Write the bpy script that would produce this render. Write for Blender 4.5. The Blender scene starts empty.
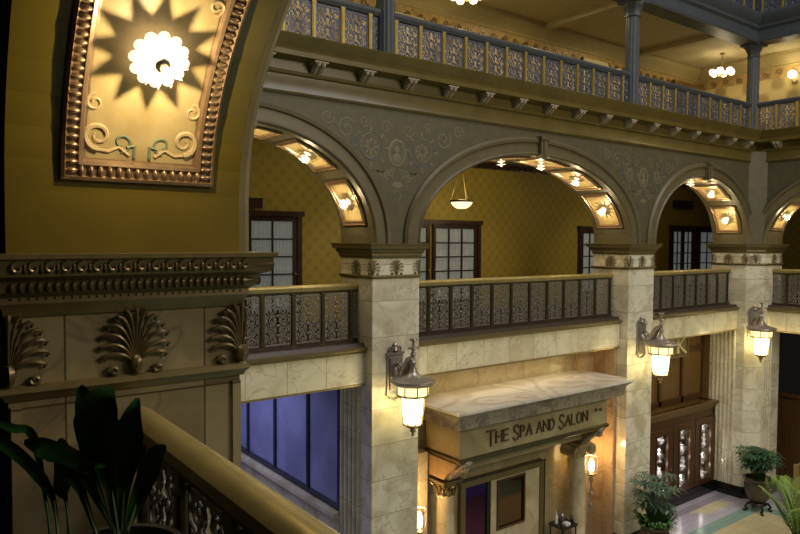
import bpy, bmesh, math, random
from mathutils import Vector, Matrix
random.seed(7)
PI = math.pi; C = bpy.context.scene.collection; SC = bpy.context.scene
ZO = 6.7                      # lobby floor lies this far below the eye; everything is lifted by it at the end

# ------------------------------------------------------------------ camera, world, light, exposure
yaw, pitch, roll = [math.radians(v) for v in (53.165, 2.318, 0.348)]
fw = Vector((math.cos(yaw)*math.cos(pitch), math.sin(yaw)*math.cos(pitch), -math.sin(pitch)))
rt = Vector((math.sin(yaw), -math.cos(yaw), 0)); up = rt.cross(fw)
cr = rt*math.cos(roll)+up*math.sin(roll); cu = -rt*math.sin(roll)+up*math.cos(roll)
cd = bpy.data.cameras.new('camera'); cam = bpy.data.objects.new('camera', cd); C.objects.link(cam)
cd.sensor_width = 36; cd.lens = 681.22/800*36; cd.clip_start = .05; cd.clip_end = 200
cam.matrix_world = Matrix(((cr.x, cu.x, -fw.x, 0), (cr.y, cu.y, -fw.y, 0), (cr.z, cu.z, -fw.z, 0), (0, 0, 0, 1)))
SC.camera = cam
W = bpy.data.worlds.new('world'); SC.world = W; W.use_nodes = True
W.node_tree.nodes['Background'].inputs[0].default_value = (.8, .72, .6, 1)
W.node_tree.nodes['Background'].inputs[1].default_value = .05
SC.view_settings.view_transform = 'Standard'; SC.view_settings.look = 'None'
SC.view_settings.exposure = 0.0; SC.view_settings.gamma = 1; SC.view_settings.use_curve_mapping = False

def light(kind, loc, power, col, size=.1, rot=(0, 0, 0), sy=None, name='light', spread=None):
    d = bpy.data.lights.new(name, kind); d.energy = power; d.color = col
    if kind == 'AREA':
        d.size = size
        if sy: d.shape = 'RECTANGLE'; d.size_y = sy
        if spread: d.spread = spread
    else: d.shadow_soft_size = size
    o = bpy.data.objects.new(name, d); C.objects.link(o); o.location = loc; o.rotation_euler = rot
    return o
WARM = (1, .74, .36)
light('AREA', (9.5, 0, 13), 1500, (.90, .88, .92), 14, sy=9, name='skylight')             # the atrium's glass roof
for x in (3.5, 7.2, 11.5, 15.8, 20):                                                # added unseen fill under the mezzanine gallery ceiling
    light('AREA', (x, 10.6, 2.2), 9 if x < 15 else 5 if x < 19 else 2.5, (1, .8, .42), .7, name='gallery_fill')
for x in (3.5, 6.6, 12.6, 16): light('AREA', (x, 10.7, 5.5), 24, (1, .8, .45), .6, name='upper_gallery_fill')  # added fill below the upper ceiling, no fixtures behind it
light('AREA', (19.8, 5.5, 5.5), 32, (1, .8, .42), .6, name='upper_gallery_fill')  # same added fill for the right-hand upper gallery
light('AREA', (9.75, 9.15, -2.35), 8, (1, .80, .48), 3.8, sy=.12, name='bay_fill')  # added warm fill beneath the marble band over the portal
light('AREA', (15.6, 9.05, -2.36), 8, (1, .8, .5), 3, sy=.12, name='bay_fill')  # added warm fill beneath the band over the case
light('AREA', (4.2, 12.4, -2.35), 75, (.55, .60, 1), 2.2, sy=3, name='blue_entry_lamp')
light('AREA', (9, 11, -3.4), 30, (.62, .55, 1), 1, name='doorway_lamp')
light('AREA', (11, -6, 4.5), 600, (1, .86, .62), 7, sy=3, rot=(math.radians(-76), 0, PI), name='far_arcade_fill')  # added warm fill standing in for unseen lanterns across the atrium
light('AREA', (14.5, 5, -1.5), 60, (1, .9, .75), 3, name='lobby_fill')  # added fill above the lobby floor, without a fixture

# ------------------------------------------------------------------ materials
def mat(name, col, rough=.5, metal=0, noise=0, nscale=6, col2=None, bump=0, emit=None, es=1, coat=0, spec=None):
    m = bpy.data.materials.new(name); m.use_nodes = True; nt = m.node_tree; b = nt.nodes['Principled BSDF']
    b.inputs['Base Color'].default_value = (*col, 1); b.inputs['Roughness'].default_value = rough; b.inputs['Metallic'].default_value = metal
    if coat: b.inputs['Coat Weight'].default_value = coat; b.inputs['Coat Roughness'].default_value = .12
    if spec is not None: b.inputs['Specular IOR Level'].default_value = spec
    if emit: b.inputs['Emission Color'].default_value = (*emit, 1); b.inputs['Emission Strength'].default_value = es
    g = nt.nodes.new('ShaderNodeNewGeometry')
    n = nt.nodes.new('ShaderNodeTexNoise'); n.inputs['Scale'].default_value = nscale; n.inputs['Detail'].default_value = 5
    nt.links.new(g.outputs['Position'], n.inputs['Vector'])
    c2 = col2 or tuple(c*.6 for c in col)
    r = nt.nodes.new('ShaderNodeValToRGB'); r.color_ramp.elements[0].position = .35; r.color_ramp.elements[1].position = .65
    mid = noise if noise else .25
    r.color_ramp.elements[0].color = (*[a*(1-mid)+c*mid for a, c in zip(col, c2)], 1); r.color_ramp.elements[1].color = (*col, 1)
    nt.links.new(n.outputs['Fac'], r.inputs['Fac']); nt.links.new(r.outputs['Color'], b.inputs['Base Color'])
    if bump:
        bp = nt.nodes.new('ShaderNodeBump'); bp.inputs['Strength'].default_value = bump; bp.inputs['Distance'].default_value = .01
        nt.links.new(n.outputs['Fac'], bp.inputs['Height']); nt.links.new(bp.outputs['Normal'], b.inputs['Normal'])
    return m
def wallcoord(nt):
    """world position folded so u runs along whichever wall the face belongs to, v is height"""
    g = nt.nodes.new('ShaderNodeNewGeometry'); sp = nt.nodes.new('ShaderNodeSeparateXYZ'); sn = nt.nodes.new('ShaderNodeSeparateXYZ')
    nt.links.new(g.outputs['Position'], sp.inputs[0]); nt.links.new(g.outputs['True Normal'], sn.inputs[0])
    a = nt.nodes.new('ShaderNodeMath'); a.operation = 'ABSOLUTE'; nt.links.new(sn.outputs['X'], a.inputs[0])
    gt = nt.nodes.new('ShaderNodeMath'); gt.operation = 'GREATER_THAN'; gt.inputs[1].default_value = .72; nt.links.new(a.outputs[0], gt.inputs[0])
    mx = nt.nodes.new('ShaderNodeMix'); mx.data_type = 'FLOAT'
    nt.links.new(gt.outputs[0], mx.inputs[0]); nt.links.new(sp.outputs['X'], mx.inputs[2]); nt.links.new(sp.outputs['Y'], mx.inputs[3])
    cb = nt.nodes.new('ShaderNodeCombineXYZ'); nt.links.new(mx.outputs[0], cb.inputs['X']); nt.links.new(sp.outputs['Z'], cb.inputs['Y'])
    return g, cb, sp
def marble(name, base, dark, vein, tw=50, th=.57, offx=0, offz=0, rough=.16, mortar=.004, vs=1.1, seed=0, bscale=1.3, vein_w=.022):
    m = bpy.data.materials.new(name); m.use_nodes = True; nt = m.node_tree; b = nt.nodes['Principled BSDF']; N = nt.nodes.new; L = nt.links.new
    g, cb, sp = wallcoord(nt)
    mp = N('ShaderNodeMapping'); mp.inputs['Location'].default_value = (offx, offz, 0); L(cb.outputs[0], mp.inputs[0])
    br = N('ShaderNodeTexBrick'); br.offset = 0; br.inputs['Scale'].default_value = 1; br.inputs['Mortar Size'].default_value = mortar
    br.inputs['Brick Width'].default_value = tw; br.inputs['Row Height'].default_value = th; br.inputs['Mortar Smooth'].default_value = .1
    br.inputs['Color1'].default_value = (0, 0, 0, 1); br.inputs['Color2'].default_value = (1, 1, 1, 1); br.inputs['Mortar'].default_value = (.5, .5, .5, 1)
    L(mp.outputs[0], br.inputs['Vector'])
    # offset the stone figure per slab
    ad = N('ShaderNodeVectorMath'); ad.operation = 'MULTIPLY_ADD'; ad.inputs[1].default_value = (3, 5, 7)
    L(br.outputs['Color'], ad.inputs[0]); L(g.outputs['Position'], ad.inputs[2])
    ad2 = N('ShaderNodeVectorMath'); ad2.operation = 'ADD'; ad2.inputs[1].default_value = (seed*3.1, seed*1.7, seed*.9); L(ad.outputs[0], ad2.inputs[0])
    n = N('ShaderNodeTexNoise'); n.inputs['Scale'].default_value = bscale; n.inputs['Detail'].default_value = 7; n.inputs['Distortion'].default_value = 1.2; L(ad2.outputs[0], n.inputs['Vector'])
    r = N('ShaderNodeValToRGB'); e = r.color_ramp.elements; e[0].position = .36; e[0].color = (*dark, 1); e[1].position = .56; e[1].color = (*base, 1)
    L(n.outputs['Fac'], r.inputs['Fac'])
    n2 = N('ShaderNodeTexNoise'); n2.inputs['Scale'].default_value = vs; n2.inputs['Detail'].default_value = 4; n2.inputs['Distortion'].default_value = 2.2; L(ad2.outputs[0], n2.inputs['Vector'])
    r2 = N('ShaderNodeValToRGB'); e = r2.color_ramp.elements; e[0].position = .5-vein_w; e[0].color = (0, 0, 0, 1); e[1].position = .5; e[1].color = (.5, .5, .5, 1)
    x = r2.color_ramp.elements.new(.5+vein_w); x.color = (0, 0, 0, 1); L(n2.outputs['Fac'], r2.inputs['Fac'])
    m1 = N('ShaderNodeMix'); m1.data_type = 'RGBA'; L(r2.outputs['Color'], m1.inputs[0]); L(r.outputs['Color'], m1.inputs[6]); m1.inputs[7].default_value = (*vein, 1)
    m2 = N('ShaderNodeMix'); m2.data_type = 'RGBA'; L(br.outputs['Fac'], m2.inputs[0]); L(m1.outputs[2], m2.inputs[6]); m2.inputs[7].default_value = (*[v*.45 for v in dark], 1)
    L(m2.outputs[2], b.inputs['Base Color']); b.inputs['Roughness'].default_value = rough
    return m
def wallpaper(name, base, motif, size=.16, rough=.55):
    m = bpy.data.materials.new(name); m.use_nodes = True; nt = m.node_tree; b = nt.nodes['Principled BSDF']; N = nt.nodes.new; L = nt.links.new
    g, cb, sp = wallcoord(nt)
    w = []
    for ang in (PI/4, -PI/4):
        mp = N('ShaderNodeMapping'); mp.inputs['Rotation'].default_value = (0, 0, ang); L(cb.outputs[0], mp.inputs[0])
        s = N('ShaderNodeSeparateXYZ'); L(mp.outputs[0], s.inputs[0])
        d = N('ShaderNodeMath'); d.operation = 'MULTIPLY'; d.inputs[1].default_value = 2*PI/size; L(s.outputs['X'], d.inputs[0])
        c = N('ShaderNodeMath'); c.operation = 'COSINE'; L(d.outputs[0], c.inputs[0]); w.append(c)
    mn = N('ShaderNodeMath'); mn.operation = 'ADD'; L(w[0].outputs[0], mn.inputs[0]); L(w[1].outputs[0], mn.inputs[1])
    r = N('ShaderNodeValToRGB'); e = r.color_ramp.elements; e[0].position = .45; e[0].color = (0, 0, 0, 1); e[1].position = .8; e[1].color = (1, 1, 1, 1)
    mr = N('ShaderNodeMapRange'); mr.inputs[1].default_value = -2; mr.inputs[2].default_value = 2; L(mn.outputs[0], mr.inputs[0]); L(mr.outputs[0], r.inputs['Fac'])
    m1 = N('ShaderNodeMix'); m1.data_type = 'RGBA'; L(r.outputs['Color'], m1.inputs[0]); m1.inputs[6].default_value = (*base, 1); m1.inputs[7].default_value = (*motif, 1)
    L(m1.outputs[2], b.inputs['Base Color']); b.inputs['Roughness'].default_value = rough
    return m
def wood(name, base, dark, rough=.35, sx=14):
    m = bpy.data.materials.new(name); m.use_nodes = True; nt = m.node_tree; b = nt.nodes['Principled BSDF']; N = nt.nodes.new; L = nt.links.new
    g, cb, sp = wallcoord(nt); mp = N('ShaderNodeMapping'); mp.inputs['Scale'].default_value = (sx, .6, 1); L(cb.outputs[0], mp.inputs[0])
    n = N('ShaderNodeTexNoise'); n.inputs['Scale'].default_value = 2; n.inputs['Detail'].default_value = 6; L(mp.outputs[0], n.inputs['Vector'])
    r = N('ShaderNodeValToRGB'); e = r.color_ramp.elements; e[0].position = .3; e[0].color = (*dark, 1); e[1].position = .7; e[1].color = (*base, 1)
    L(n.outputs['Fac'], r.inputs['Fac']); L(r.outputs['Color'], b.inputs['Base Color']); b.inputs['Roughness'].default_value = rough
    return m
def emis(name, col, s):
    m = bpy.data.materials.new(name); m.use_nodes = True; nt = m.node_tree; b = nt.nodes['Principled BSDF']
    b.inputs['Base Color'].default_value = (*[min(1, c) for c in col], 1); b.inputs['Emission Color'].default_value = (*col, 1); b.inputs['Emission Strength'].default_value = s
    b.inputs['Roughness'].default_value = .3
    return m
def glass(name, tint=(1, 1, 1), fac=.75, rough=.03):
    m = bpy.data.materials.new(name); m.use_nodes = True; nt = m.node_tree; nt.nodes.clear(); N = nt.nodes.new; L = nt.links.new
    o = N('ShaderNodeOutputMaterial'); mx = N('ShaderNodeMixShader'); t = N('ShaderNodeBsdfTransparent'); gl = N('ShaderNodeBsdfGlossy')
    t.inputs[0].default_value = (*tint, 1); gl.inputs['Roughness'].default_value = rough; mx.inputs[0].default_value = 1-fac
    L(t.outputs[0], mx.inputs[1]); L(gl.outputs[0], mx.inputs[2]); L(mx.outputs[0], o.inputs[0]); return m
M = {}
M['archivolt'] = mat('stone_coloured_plaster', (.155, .125, .062), .42, noise=.4, nscale=6)
M['plaster'] = mat('olive_plaster', (.165, .12, .028), .33, noise=.55, nscale=3, coat=.25, bump=.1)
M['plaster_jamb'] = mat('olive_glazed_plaster', (.165, .12, .016), .24, noise=.5, nscale=2.2, coat=.5, bump=.15)
M['spandrel'] = mat('stencilled_plaster', (.125, .103, .05), .5, noise=.7, nscale=9, col2=(.08, .075, .05), bump=.1)
M['mould'] = mat('gilt_moulding', (.21, .16, .065), .38, .25, noise=.5, nscale=18)
M['bronze_relief'] = mat('bronzed_relief', (.20, .145, .07), .32, .45, noise=.6, nscale=25)
M['frame'] = mat('coppery_gilt', (.42, .28, .17), .3, .6, noise=.5, nscale=30)
M['paint_panel'] = mat('ochre_painted_panel', (.50, .39, .19), .5, noise=.6, nscale=7, col2=(.33, .23, .09))
M['paint_scroll'] = mat('pale_scroll_paint', (.62, .47, .27), .5, noise=.4, nscale=12)
M['paint_teal'] = mat('teal_scroll_paint', (.20, .25, .17), .5)
M['stencil'] = mat('stencil_paint', (.22, .19, .115), .5, noise=.5, nscale=20)
M['stencil_dark'] = mat('dark_stencil_paint', (.10, .115, .11), .5)
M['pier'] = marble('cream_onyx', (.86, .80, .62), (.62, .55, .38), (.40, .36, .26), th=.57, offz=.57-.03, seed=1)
M['pier_near'] = marble('shaded_onyx', (.38, .31, .17), (.25, .19, .10), (.17, .12, .08), tw=.56, th=.9, offx=.02, offz=.25, seed=2, vs=.8)  # darker copy of the pier onyx, landing shade put into its colour
M['band'] = marble('band_onyx', (.88, .80, .56), (.72, .63, .40), (.42, .36, .24), tw=.66, th=5, offz=1.3, seed=3, vs=1.6)
M['bay'] = marble('honey_onyx', (.46, .38, .21), (.38, .30, .15), (.28, .19, .11), tw=1.3, th=2.4, offz=.4, seed=4)
M['portal'] = marble('portal_onyx', (.42, .35, .19), (.33, .25, .13), (.30, .20, .10), tw=50, th=50, mortar=0, seed=5, vs=1.4)
M['portal_dark'] = marble('banded_onyx', (.34, .28, .20), (.18, .14, .11), (.10, .07, .06), tw=50, th=50, mortar=0, seed=6, vs=1.8, bscale=3)
M['column'] = marble('column_onyx', (.66, .58, .38), (.50, .40, .24), (.36, .26, .14), tw=50, th=50, mortar=0, seed=8)
M['orange'] = marble('rose_onyx', (.60, .43, .24), (.50, .31, .16), (.26, .14, .09), tw=.46, th=3.1, seed=9, bscale=1.3)
M['flute'] = marble('fluted_onyx', (.72, .67, .48), (.58, .50, .34), (.36, .30, .2), tw=50, th=1.2, seed=10)
# swirled onyx top slab
def swirl():
    m = bpy.data.materials.new('swirled_onyx'); m.use_nodes = True; nt = m.node_tree; b = nt.nodes['Principled BSDF']; N = nt.nodes.new; L = nt.links.new
    g = N('ShaderNodeNewGeometry'); n = N('ShaderNodeTexNoise'); n.inputs['Scale'].default_value = .9; n.inputs['Detail'].default_value = 1; n.inputs['Distortion'].default_value = .4
    L(g.outputs['Position'], n.inputs['Vector'])
    mu = N('ShaderNodeMath'); mu.operation = 'MULTIPLY'; mu.inputs[1].default_value = 46; L(n.outputs['Fac'], mu.inputs[0])
    s = N('ShaderNodeMath'); s.operation = 'SINE'; L(mu.outputs[0], s.inputs[0])
    mr = N('ShaderNodeMapRange'); mr.inputs[1].default_value = -1; mr.inputs[2].default_value = 1; L(s.outputs[0], mr.inputs[0])
    r = N('ShaderNodeValToRGB'); e = r.color_ramp.elements; e[0].position = .0; e[0].color = (.60, .53, .43, 1); e[1].position = .8; e[1].color = (.76, .71, .61, 1)
    L(mr.outputs[0], r.inputs['Fac']); L(r.outputs['Color'], b.inputs['Base Color']); b.inputs['Roughness'].default_value = .14; return m
M['swirl'] = swirl()
M['paper'] = wallpaper('mustard_wallpaper', (.36, .27, .035), (.30, .215, .028), .21)
M['paper_up'] = wallpaper('cream_wallpaper', (.55, .44, .18), (.30, .22, .08), .62)
M['wood_dark'] = wood('dark_mahogany', (.055, .022, .014), (.025, .010, .007), .3)
M['wood_mid'] = wood('brown_oak', (.21, .125, .04), (.12, .065, .02), .35)
M['wood_case'] = wood('case_walnut', (.11, .052, .02), (.055, .025, .01), .3)
M['brass'] = mat('aged_brass', (.36, .27, .11), .42, .45, noise=.4, nscale=10)
M['brass_rail'] = mat('brass_handrail', (.42, .33, .12), .36, .35, noise=.35, nscale=7)
M['bronze_post'] = mat('bronze_post', (.12, .09, .04), .35, .6, noise=.4)
M['gold_post'] = mat('gilded_post', (.50, .38, .10), .38, .5, noise=.4)
M['iron'] = mat('burnished_iron', (.40, .37, .32), .34, .6, noise=.6, nscale=30)
M['iron_blue'] = mat('blue_grey_iron', (.14, .17, .26), .35, .5, noise=.6, nscale=30, col2=(.07, .08, .13))
M['rail_dark'] = mat('dark_base_rail', (.06, .042, .03), .4, .3)
M['blue_paint'] = mat('slate_blue_paint', (.075, .088, .10), .45, noise=.4, nscale=8)
M['ceiling'] = mat('cream_ceiling', (.52, .45, .26), .7)
M['cornice_up'] = mat('upper_crown_paint', (.34, .27, .11), .6)
M['frieze'] = mat('ochre_frieze', (.44, .29, .09), .5, noise=.7, nscale=6, col2=(.22, .14, .05))
M['pewter'] = mat('pewter_bronze', (.46, .41, .36), .36, .7, noise=.5, nscale=25)
M['black'] = mat('black_metal', (.012, .011, .010), .4)
M['black_stone'] = mat('black_marble_plinth', (.012, .012, .012), .15)
M['lantern'] = emis('lantern_glass', (1, .84, .40), 11)
M['lantern_top'] = emis('lantern_upper_glass', (1, .80, .36), 1.7)
M['flower'] = emis('lit_shade_glass', (1, .88, .66), 1.15)
M['bulb'] = emis('bulb_white', (1, .9, .7), 9)
M['bowl'] = emis('alabaster_bowl', (1, .82, .40), 1.8)
M['globe'] = emis('globe_glass', (1, .84, .52), 5)
M['torch'] = emis('torch_glass', (1, .72, .34), 9)
M['curtain'] = mat('sheer_curtain', (.75, .77, .74), .8, noise=.3, nscale=20, emit=(.62, .72, .72), es=.12)  # faint glow put in for daylight behind the cloth
M['pane'] = glass('clear_glass', (.9, .9, .9), .88)
M['blueglass'] = mat('blue_lit_glass', (.30, .30, .48), .2, noise=.5, nscale=1.2, col2=(.10, .10, .2), coat=.4)
M['navy'] = mat('navy_frame', (.015, .016, .04), .3)
M['mirror'] = mat('dark_mirror', (.14, .09, .055), .05, .9)
M['ceramic'] = mat('white_ceramic', (.85, .85, .88), .18)
M['leaf_dark'] = mat('dark_leaf', (.022, .095, .02), .32, noise=.5, nscale=14, coat=.3)
M['leaf_mid'] = mat('palm_leaf', (.045, .13, .055), .42, noise=.5, nscale=10)
M['leaf_blue'] = mat('grey_green_leaf', (.09, .16, .11), .5, noise=.5, nscale=10)
M['leaf_light'] = mat('yellow_green_frond', (.20, .32, .05), .42, noise=.4, nscale=8)
M['stem'] = mat('leaf_stem', (.05, .10, .03), .5)
M['soil'] = mat('soil', (.02, .013, .008), .9)
M['urn'] = mat('bronze_urn', (.12, .10, .07), .38, .5, noise=.6, nscale=30, bump=.6)
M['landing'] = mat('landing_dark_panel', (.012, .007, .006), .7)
M['carpet'] = mat('dark_carpet', (.06, .03, .02), .9)
def floor_mat():
    m = bpy.data.materials.new('lobby_tile'); m.use_nodes = True; nt = m.node_tree; b = nt.nodes['Principled BSDF']; N = nt.nodes.new; L = nt.links.new
    g = N('ShaderNodeNewGeometry'); s = N('ShaderNodeSeparateXYZ'); L(g.outputs['Position'], s.inputs[0])
    def mth(op, a, c):
        q = N('ShaderNodeMath'); q.operation = op
        for i, v in enumerate((a, c)):
            if isinstance(v, (int, float)): q.inputs[i].default_value = v
            else: L(v, q.inputs[i])
        return q.outputs[0]
    dy = mth('SUBTRACT', 9.42, s.outputs['Y']); dx = mth('SUBTRACT', 18.7, s.outputs['X']); d = mth('MINIMUM', dy, dx)
    f = mth('DIVIDE', d, 3.0)
    r = N('ShaderNodeValToRGB'); r.color_ramp.interpolation = 'CONSTANT'; L(f, r.inputs['Fac'])
    lav = (.50, .46, .55, 1); grey = (.36, .31, .36, 1); green = (.26, .42, .36, 1); yel = (.66, .58, .33, 1)
    st = [(0, lav), (.24/3, grey), (.46/3, lav), (.80/3, (.55, .53, .60, 1)), (1.10/3, green), (1.42/3, yel), (2.7/3, green)]
    e = r.color_ramp.elements; e[0].color = st[0][1]; e[0].position = 0; e[1].position = st[1][0]; e[1].color = st[1][1]
    for p_, c in st[2:]: q = e.new(p_); q.color = c
    # alternating yellow slabs inside the inner band
    k = mth('SINE', mth('MULTIPLY', mth('ADD', s.outputs['X'], s.outputs['Y']), 2.3), 0)
    on = mth('MULTIPLY', mth('GREATER_THAN', k, .1), mth('MULTIPLY', mth('GREATER_THAN', d, .46), mth('LESS_THAN', d, .80)))
    mx = N('ShaderNodeMix'); mx.data_type = 'RGBA'; L(on, mx.inputs[0]); L(r.outputs['Color'], mx.inputs[6]); mx.inputs[7].default_value = (.66, .60, .36, 1)
    br = N('ShaderNodeTexBrick'); br.offset = 0; br.inputs['Scale'].default_value = 1; br.inputs['Brick Width'].default_value = .34; br.inputs['Row Height'].default_value = .34; br.inputs['Mortar Size'].default_value = .004
    L(g.outputs['Position'], br.inputs['Vector'])
    br.inputs['Color1'].default_value = (1, 1, 1, 1); br.inputs['Color2'].default_value = (.86, .86, .86, 1); br.inputs['Mortar'].default_value = (.6, .6, .6, 1)
    mm = N('ShaderNodeMix'); mm.data_type = 'RGBA'; mm.blend_type = 'MULTIPLY'; mm.inputs[0].default_value = 1; L(mx.outputs[2], mm.inputs[6]); L(br.outputs['Color'], mm.inputs[7])
    L(mm.outputs[2], b.inputs['Base Color']); b.inputs['Roughness'].default_value = .22; return m
M['floor'] = floor_mat()

# ------------------------------------------------------------------ mesh helpers
def wloc(o):
    v = Vector((0, 0, 0))
    while o: v += o.location; o = o.parent
    return v
class MB:
    def __init__(s): s.v = []; s.f = []
    def add(s, vs, fs):
        b = len(s.v); s.v += [tuple(p) for p in vs]; s.f += [tuple(b+i for i in f) for f in fs]; return s
    def box(s, x0, x1, y0, y1, z0, z1):
        if x0 > x1: x0, x1 = x1, x0
        if y0 > y1: y0, y1 = y1, y0
        return s.add([(x0, y0, z0), (x1, y0, z0), (x1, y1, z0), (x0, y1, z0), (x0, y0, z1), (x1, y0, z1), (x1, y1, z1), (x0, y1, z1)],
                     [(0, 3, 2, 1), (4, 5, 6, 7), (0, 1, 5, 4), (1, 2, 6, 5), (2, 3, 7, 6), (3, 0, 4, 7)])
    def tube(s, pts, r, n=6, closed=False, flat=1):
        pts = [Vector(p) for p in pts]; m = len(pts); rs = r if isinstance(r, (list, tuple)) else [r]*m
        vs = []; prev = None
        for i, p in enumerate(pts):
            t = (pts[(i+1) % m]-pts[i-1]) if closed else (pts[min(i+1, m-1)]-pts[max(i-1, 0)])
            if t.length < 1e-9: t = Vector((0, 0, 1))
            t.normalize()
            if prev is None:
                a = Vector((0, 0, 1)) if abs(t.z) < .9 else Vector((0, 1, 0)); u = t.cross(a).normalized()
            else:
                u = prev - t*prev.dot(t)
                u = u.normalized() if u.length > 1e-6 else t.orthogonal().normalized()
            prev = u; w = t.cross(u)
            for k in range(n):
                a = 2*PI*k/n+PI/n; vs.append(p+(u*math.cos(a)*flat+w*math.sin(a))*rs[i])
        fs = []
        for i in range(m if closed else m-1):
            j = (i+1) % m
            for k in range(n): fs.append((i*n+k, i*n+(k+1) % n, j*n+(k+1) % n, j*n+k))
        if not closed: fs += [tuple(range(n))[::-1], tuple((m-1)*n+k for k in range(n))]
        return s.add(vs, fs)
    def lathe(s, prof, c=(0, 0, 0), n=24, axis='z', wob=None):
        vs = []
        for (r, z) in prof:
            for k in range(n):
                a = 2*PI*k/n; q = r*(wob(a, z) if wob else 1); x, y = q*math.cos(a), q*math.sin(a)
                p = {'z': (x, y, z), 'y': (x, z, y), 'x': (z, x, y)}[axis]
                vs.append((c[0]+p[0], c[1]+p[1], c[2]+p[2]))
        m = len(prof); fs = [(i*n+k, i*n+(k+1) % n, (i+1)*n+(k+1) % n, (i+1)*n+k) for i in range(m-1) for k in range(n)]
        fs += [tuple(range(n))[::-1], tuple((m-1)*n+k for k in range(n))]
        return s.add(vs, fs)
    def ell(s, c, r, n=8, m=5, fn=None):
        if isinstance(r, (int, float)): r = (r, r, r)
        vs = []
        for i in range(m+1):
            t = PI*i/m
            for k in range(n):
                a = 2*PI*k/n; p = (r[0]*math.sin(t)*math.cos(a), r[1]*math.sin(t)*math.sin(a), r[2]*math.cos(t))
                vs.append(fn(*p) if fn else (c[0]+p[0], c[1]+p[1], c[2]+p[2]))
        return s.add(vs, [(i*n+k, (i+1)*n+k, (i+1)*n+(k+1) % n, i*n+(k+1) % n) for i in range(m) for k in range(n)])
    def sweep2d(s, path, prof, closed=True, side=1):
        """sweep profile (offset, z) round a plan polygon with mitred corners; side=1 pushes to the right of travel"""
        P2 = [Vector(p) for p in path]; m = len(P2); rows = []
        for i in range(m):
            a = (P2[i]-P2[i-1]) if (closed or i > 0) else (P2[1]-P2[0]); b = (P2[(i+1) % m]-P2[i]) if (closed or i < m-1) else a
            a = a.normalized(); b = b.normalized(); na = Vector((a.y, -a.x)); nb = Vector((b.y, -b.x)); k = na+nb
            k = k/max(.3, (1+na.dot(nb))); rows.append(k*side)
        vs = [(p.x+k.x*o, p.y+k.y*o, z) for p, k in zip(P2, rows) for (o, z) in prof]; q = len(prof)
        fs = [(i*q+j, ((i+1) % m)*q+j, ((i+1) % m)*q+j+1, i*q+j+1) for i in range(m if closed else m-1) for j in range(q-1)]
        if closed and m > 2: fs += [tuple(i*q for i in range(m))[::-1], tuple(i*q+q-1 for i in range(m))]
        if not closed: fs += [tuple(range(q)), tuple((m-1)*q+j for j in range(q))[::-1]]
        return s.add(vs, fs)
    def prism(s, poly, fn, d0, d1):
        n = len(poly); vs = [fn(a, b, d0) for a, b in poly]+[fn(a, b, d1) for a, b in poly]
        return s.add(vs, [tuple(range(n)), tuple(range(2*n-1, n-1, -1))]+[(i, i+n, (i+1) % n+n, (i+1) % n) for i in range(n)])
    def mesh(s, name, m, smooth=True, off=Vector((0, 0, 0))):
        me = bpy.data.meshes.new(name); me.from_pydata([(x-off.x, y-off.y, z-off.z) for x, y, z in s.v], [], s.f); me.validate(verbose=False)
        bm = bmesh.new(); bm.from_mesh(me); bmesh.ops.recalc_face_normals(bm, faces=bm.faces); bm.to_mesh(me); bm.free()
        if smooth: me.shade_smooth(); me.set_sharp_from_angle(angle=math.radians(38))
        me.materials.append(m); return me
    def build(s, name, m, parent=None, smooth=True):
        o = bpy.data.objects.new(name, s.mesh(name, M[m] if isinstance(m, str) else m, smooth, wloc(parent) if parent else Vector((0, 0, 0))))
        C.objects.link(o)
        if parent: o.parent = parent
        return o
def tag(o, label=None, cat=None, group=None, kind=None):
    if label: o['label'] = label
    if cat: o['category'] = cat
    if group: o['group'] = group
    if kind: o['kind'] = kind
    return o
def thing(name, loc, label, cat, group=None):
    o = bpy.data.objects.new(name, None); o.empty_display_size = .1; C.objects.link(o); o.location = loc; return tag(o, label, cat, group)
def kids(o): return [c for c in bpy.data.objects if c.parent == o]
def copy_tree(o, loc, rz=0, label=None, parent=None):
    c = o.copy(); C.objects.link(c)
    if parent is None: c.location = loc; c.rotation_euler = (0, 0, rz)
    else: c.parent = parent
    if label: c['label'] = label
    for ch in kids(o): copy_tree(ch, None, 0, None, c)
    return c
def struct(o, cat='structure'): o['kind'] = 'structure'; return o
def spiral(cx, cz, r, turns, a0, sgn=1, n=18, r1=.12):
    return [(cx+r*(1-(1-r1)*i/n)*math.cos(a0+sgn*2*PI*turns*i/n), cz+r*(1-(1-r1)*i/n)*math.sin(a0+sgn*2*PI*turns*i/n)) for i in range(n+1)]

D = 8.69; XR = 17.98; XL = 1.264; TH = .92; A1 = 5.98; A2 = 12.61; FL = -6.7; MZ = -1.7
mainw = lambda s, d, z: (s, D+d, z)
rightw = lambda s, d, z: (XR+d, s, z)
nearw = lambda s, d, z: (XL-d, s, z)

# ------------------------------------------------------------------ floors, ceilings, walls
struct(MB().box(-4, 24, -9, 16, FL-.2, FL).build('floor', 'floor'))
def slab(name, boxes, m, label=None):
    for q in boxes: struct(MB().box(*q).build(name, m, smooth=False))
slab('floor_mezzanine', [(1.3, 24, 9.55, 12.4, MZ-.25, MZ), (18.95, 24, -6, 9.55, MZ-.25, MZ), (-3.2, .37, -6, 4.4, MZ-.25, MZ)], 'carpet')
slab('floor_upper', [(-.5, 24, 8.95, 12.4, 2.35, 2.66), (18.3, 24, -6, 8.95, 2.35, 2.66)], 'plaster')
slab('ceiling_mezzanine', [(-.5, 24, 9.62, 12.2, 2.30, 2.348), (18.92, 24, -6, 9.62, 2.30, 2.348)], 'plaster')
slab('ceiling_upper', [(-.5, 24, 9.25, 12.3, 5.55, 5.75), (18.75, 24, -6, 9.25, 5.55, 5.75)], 'ceiling')
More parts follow.
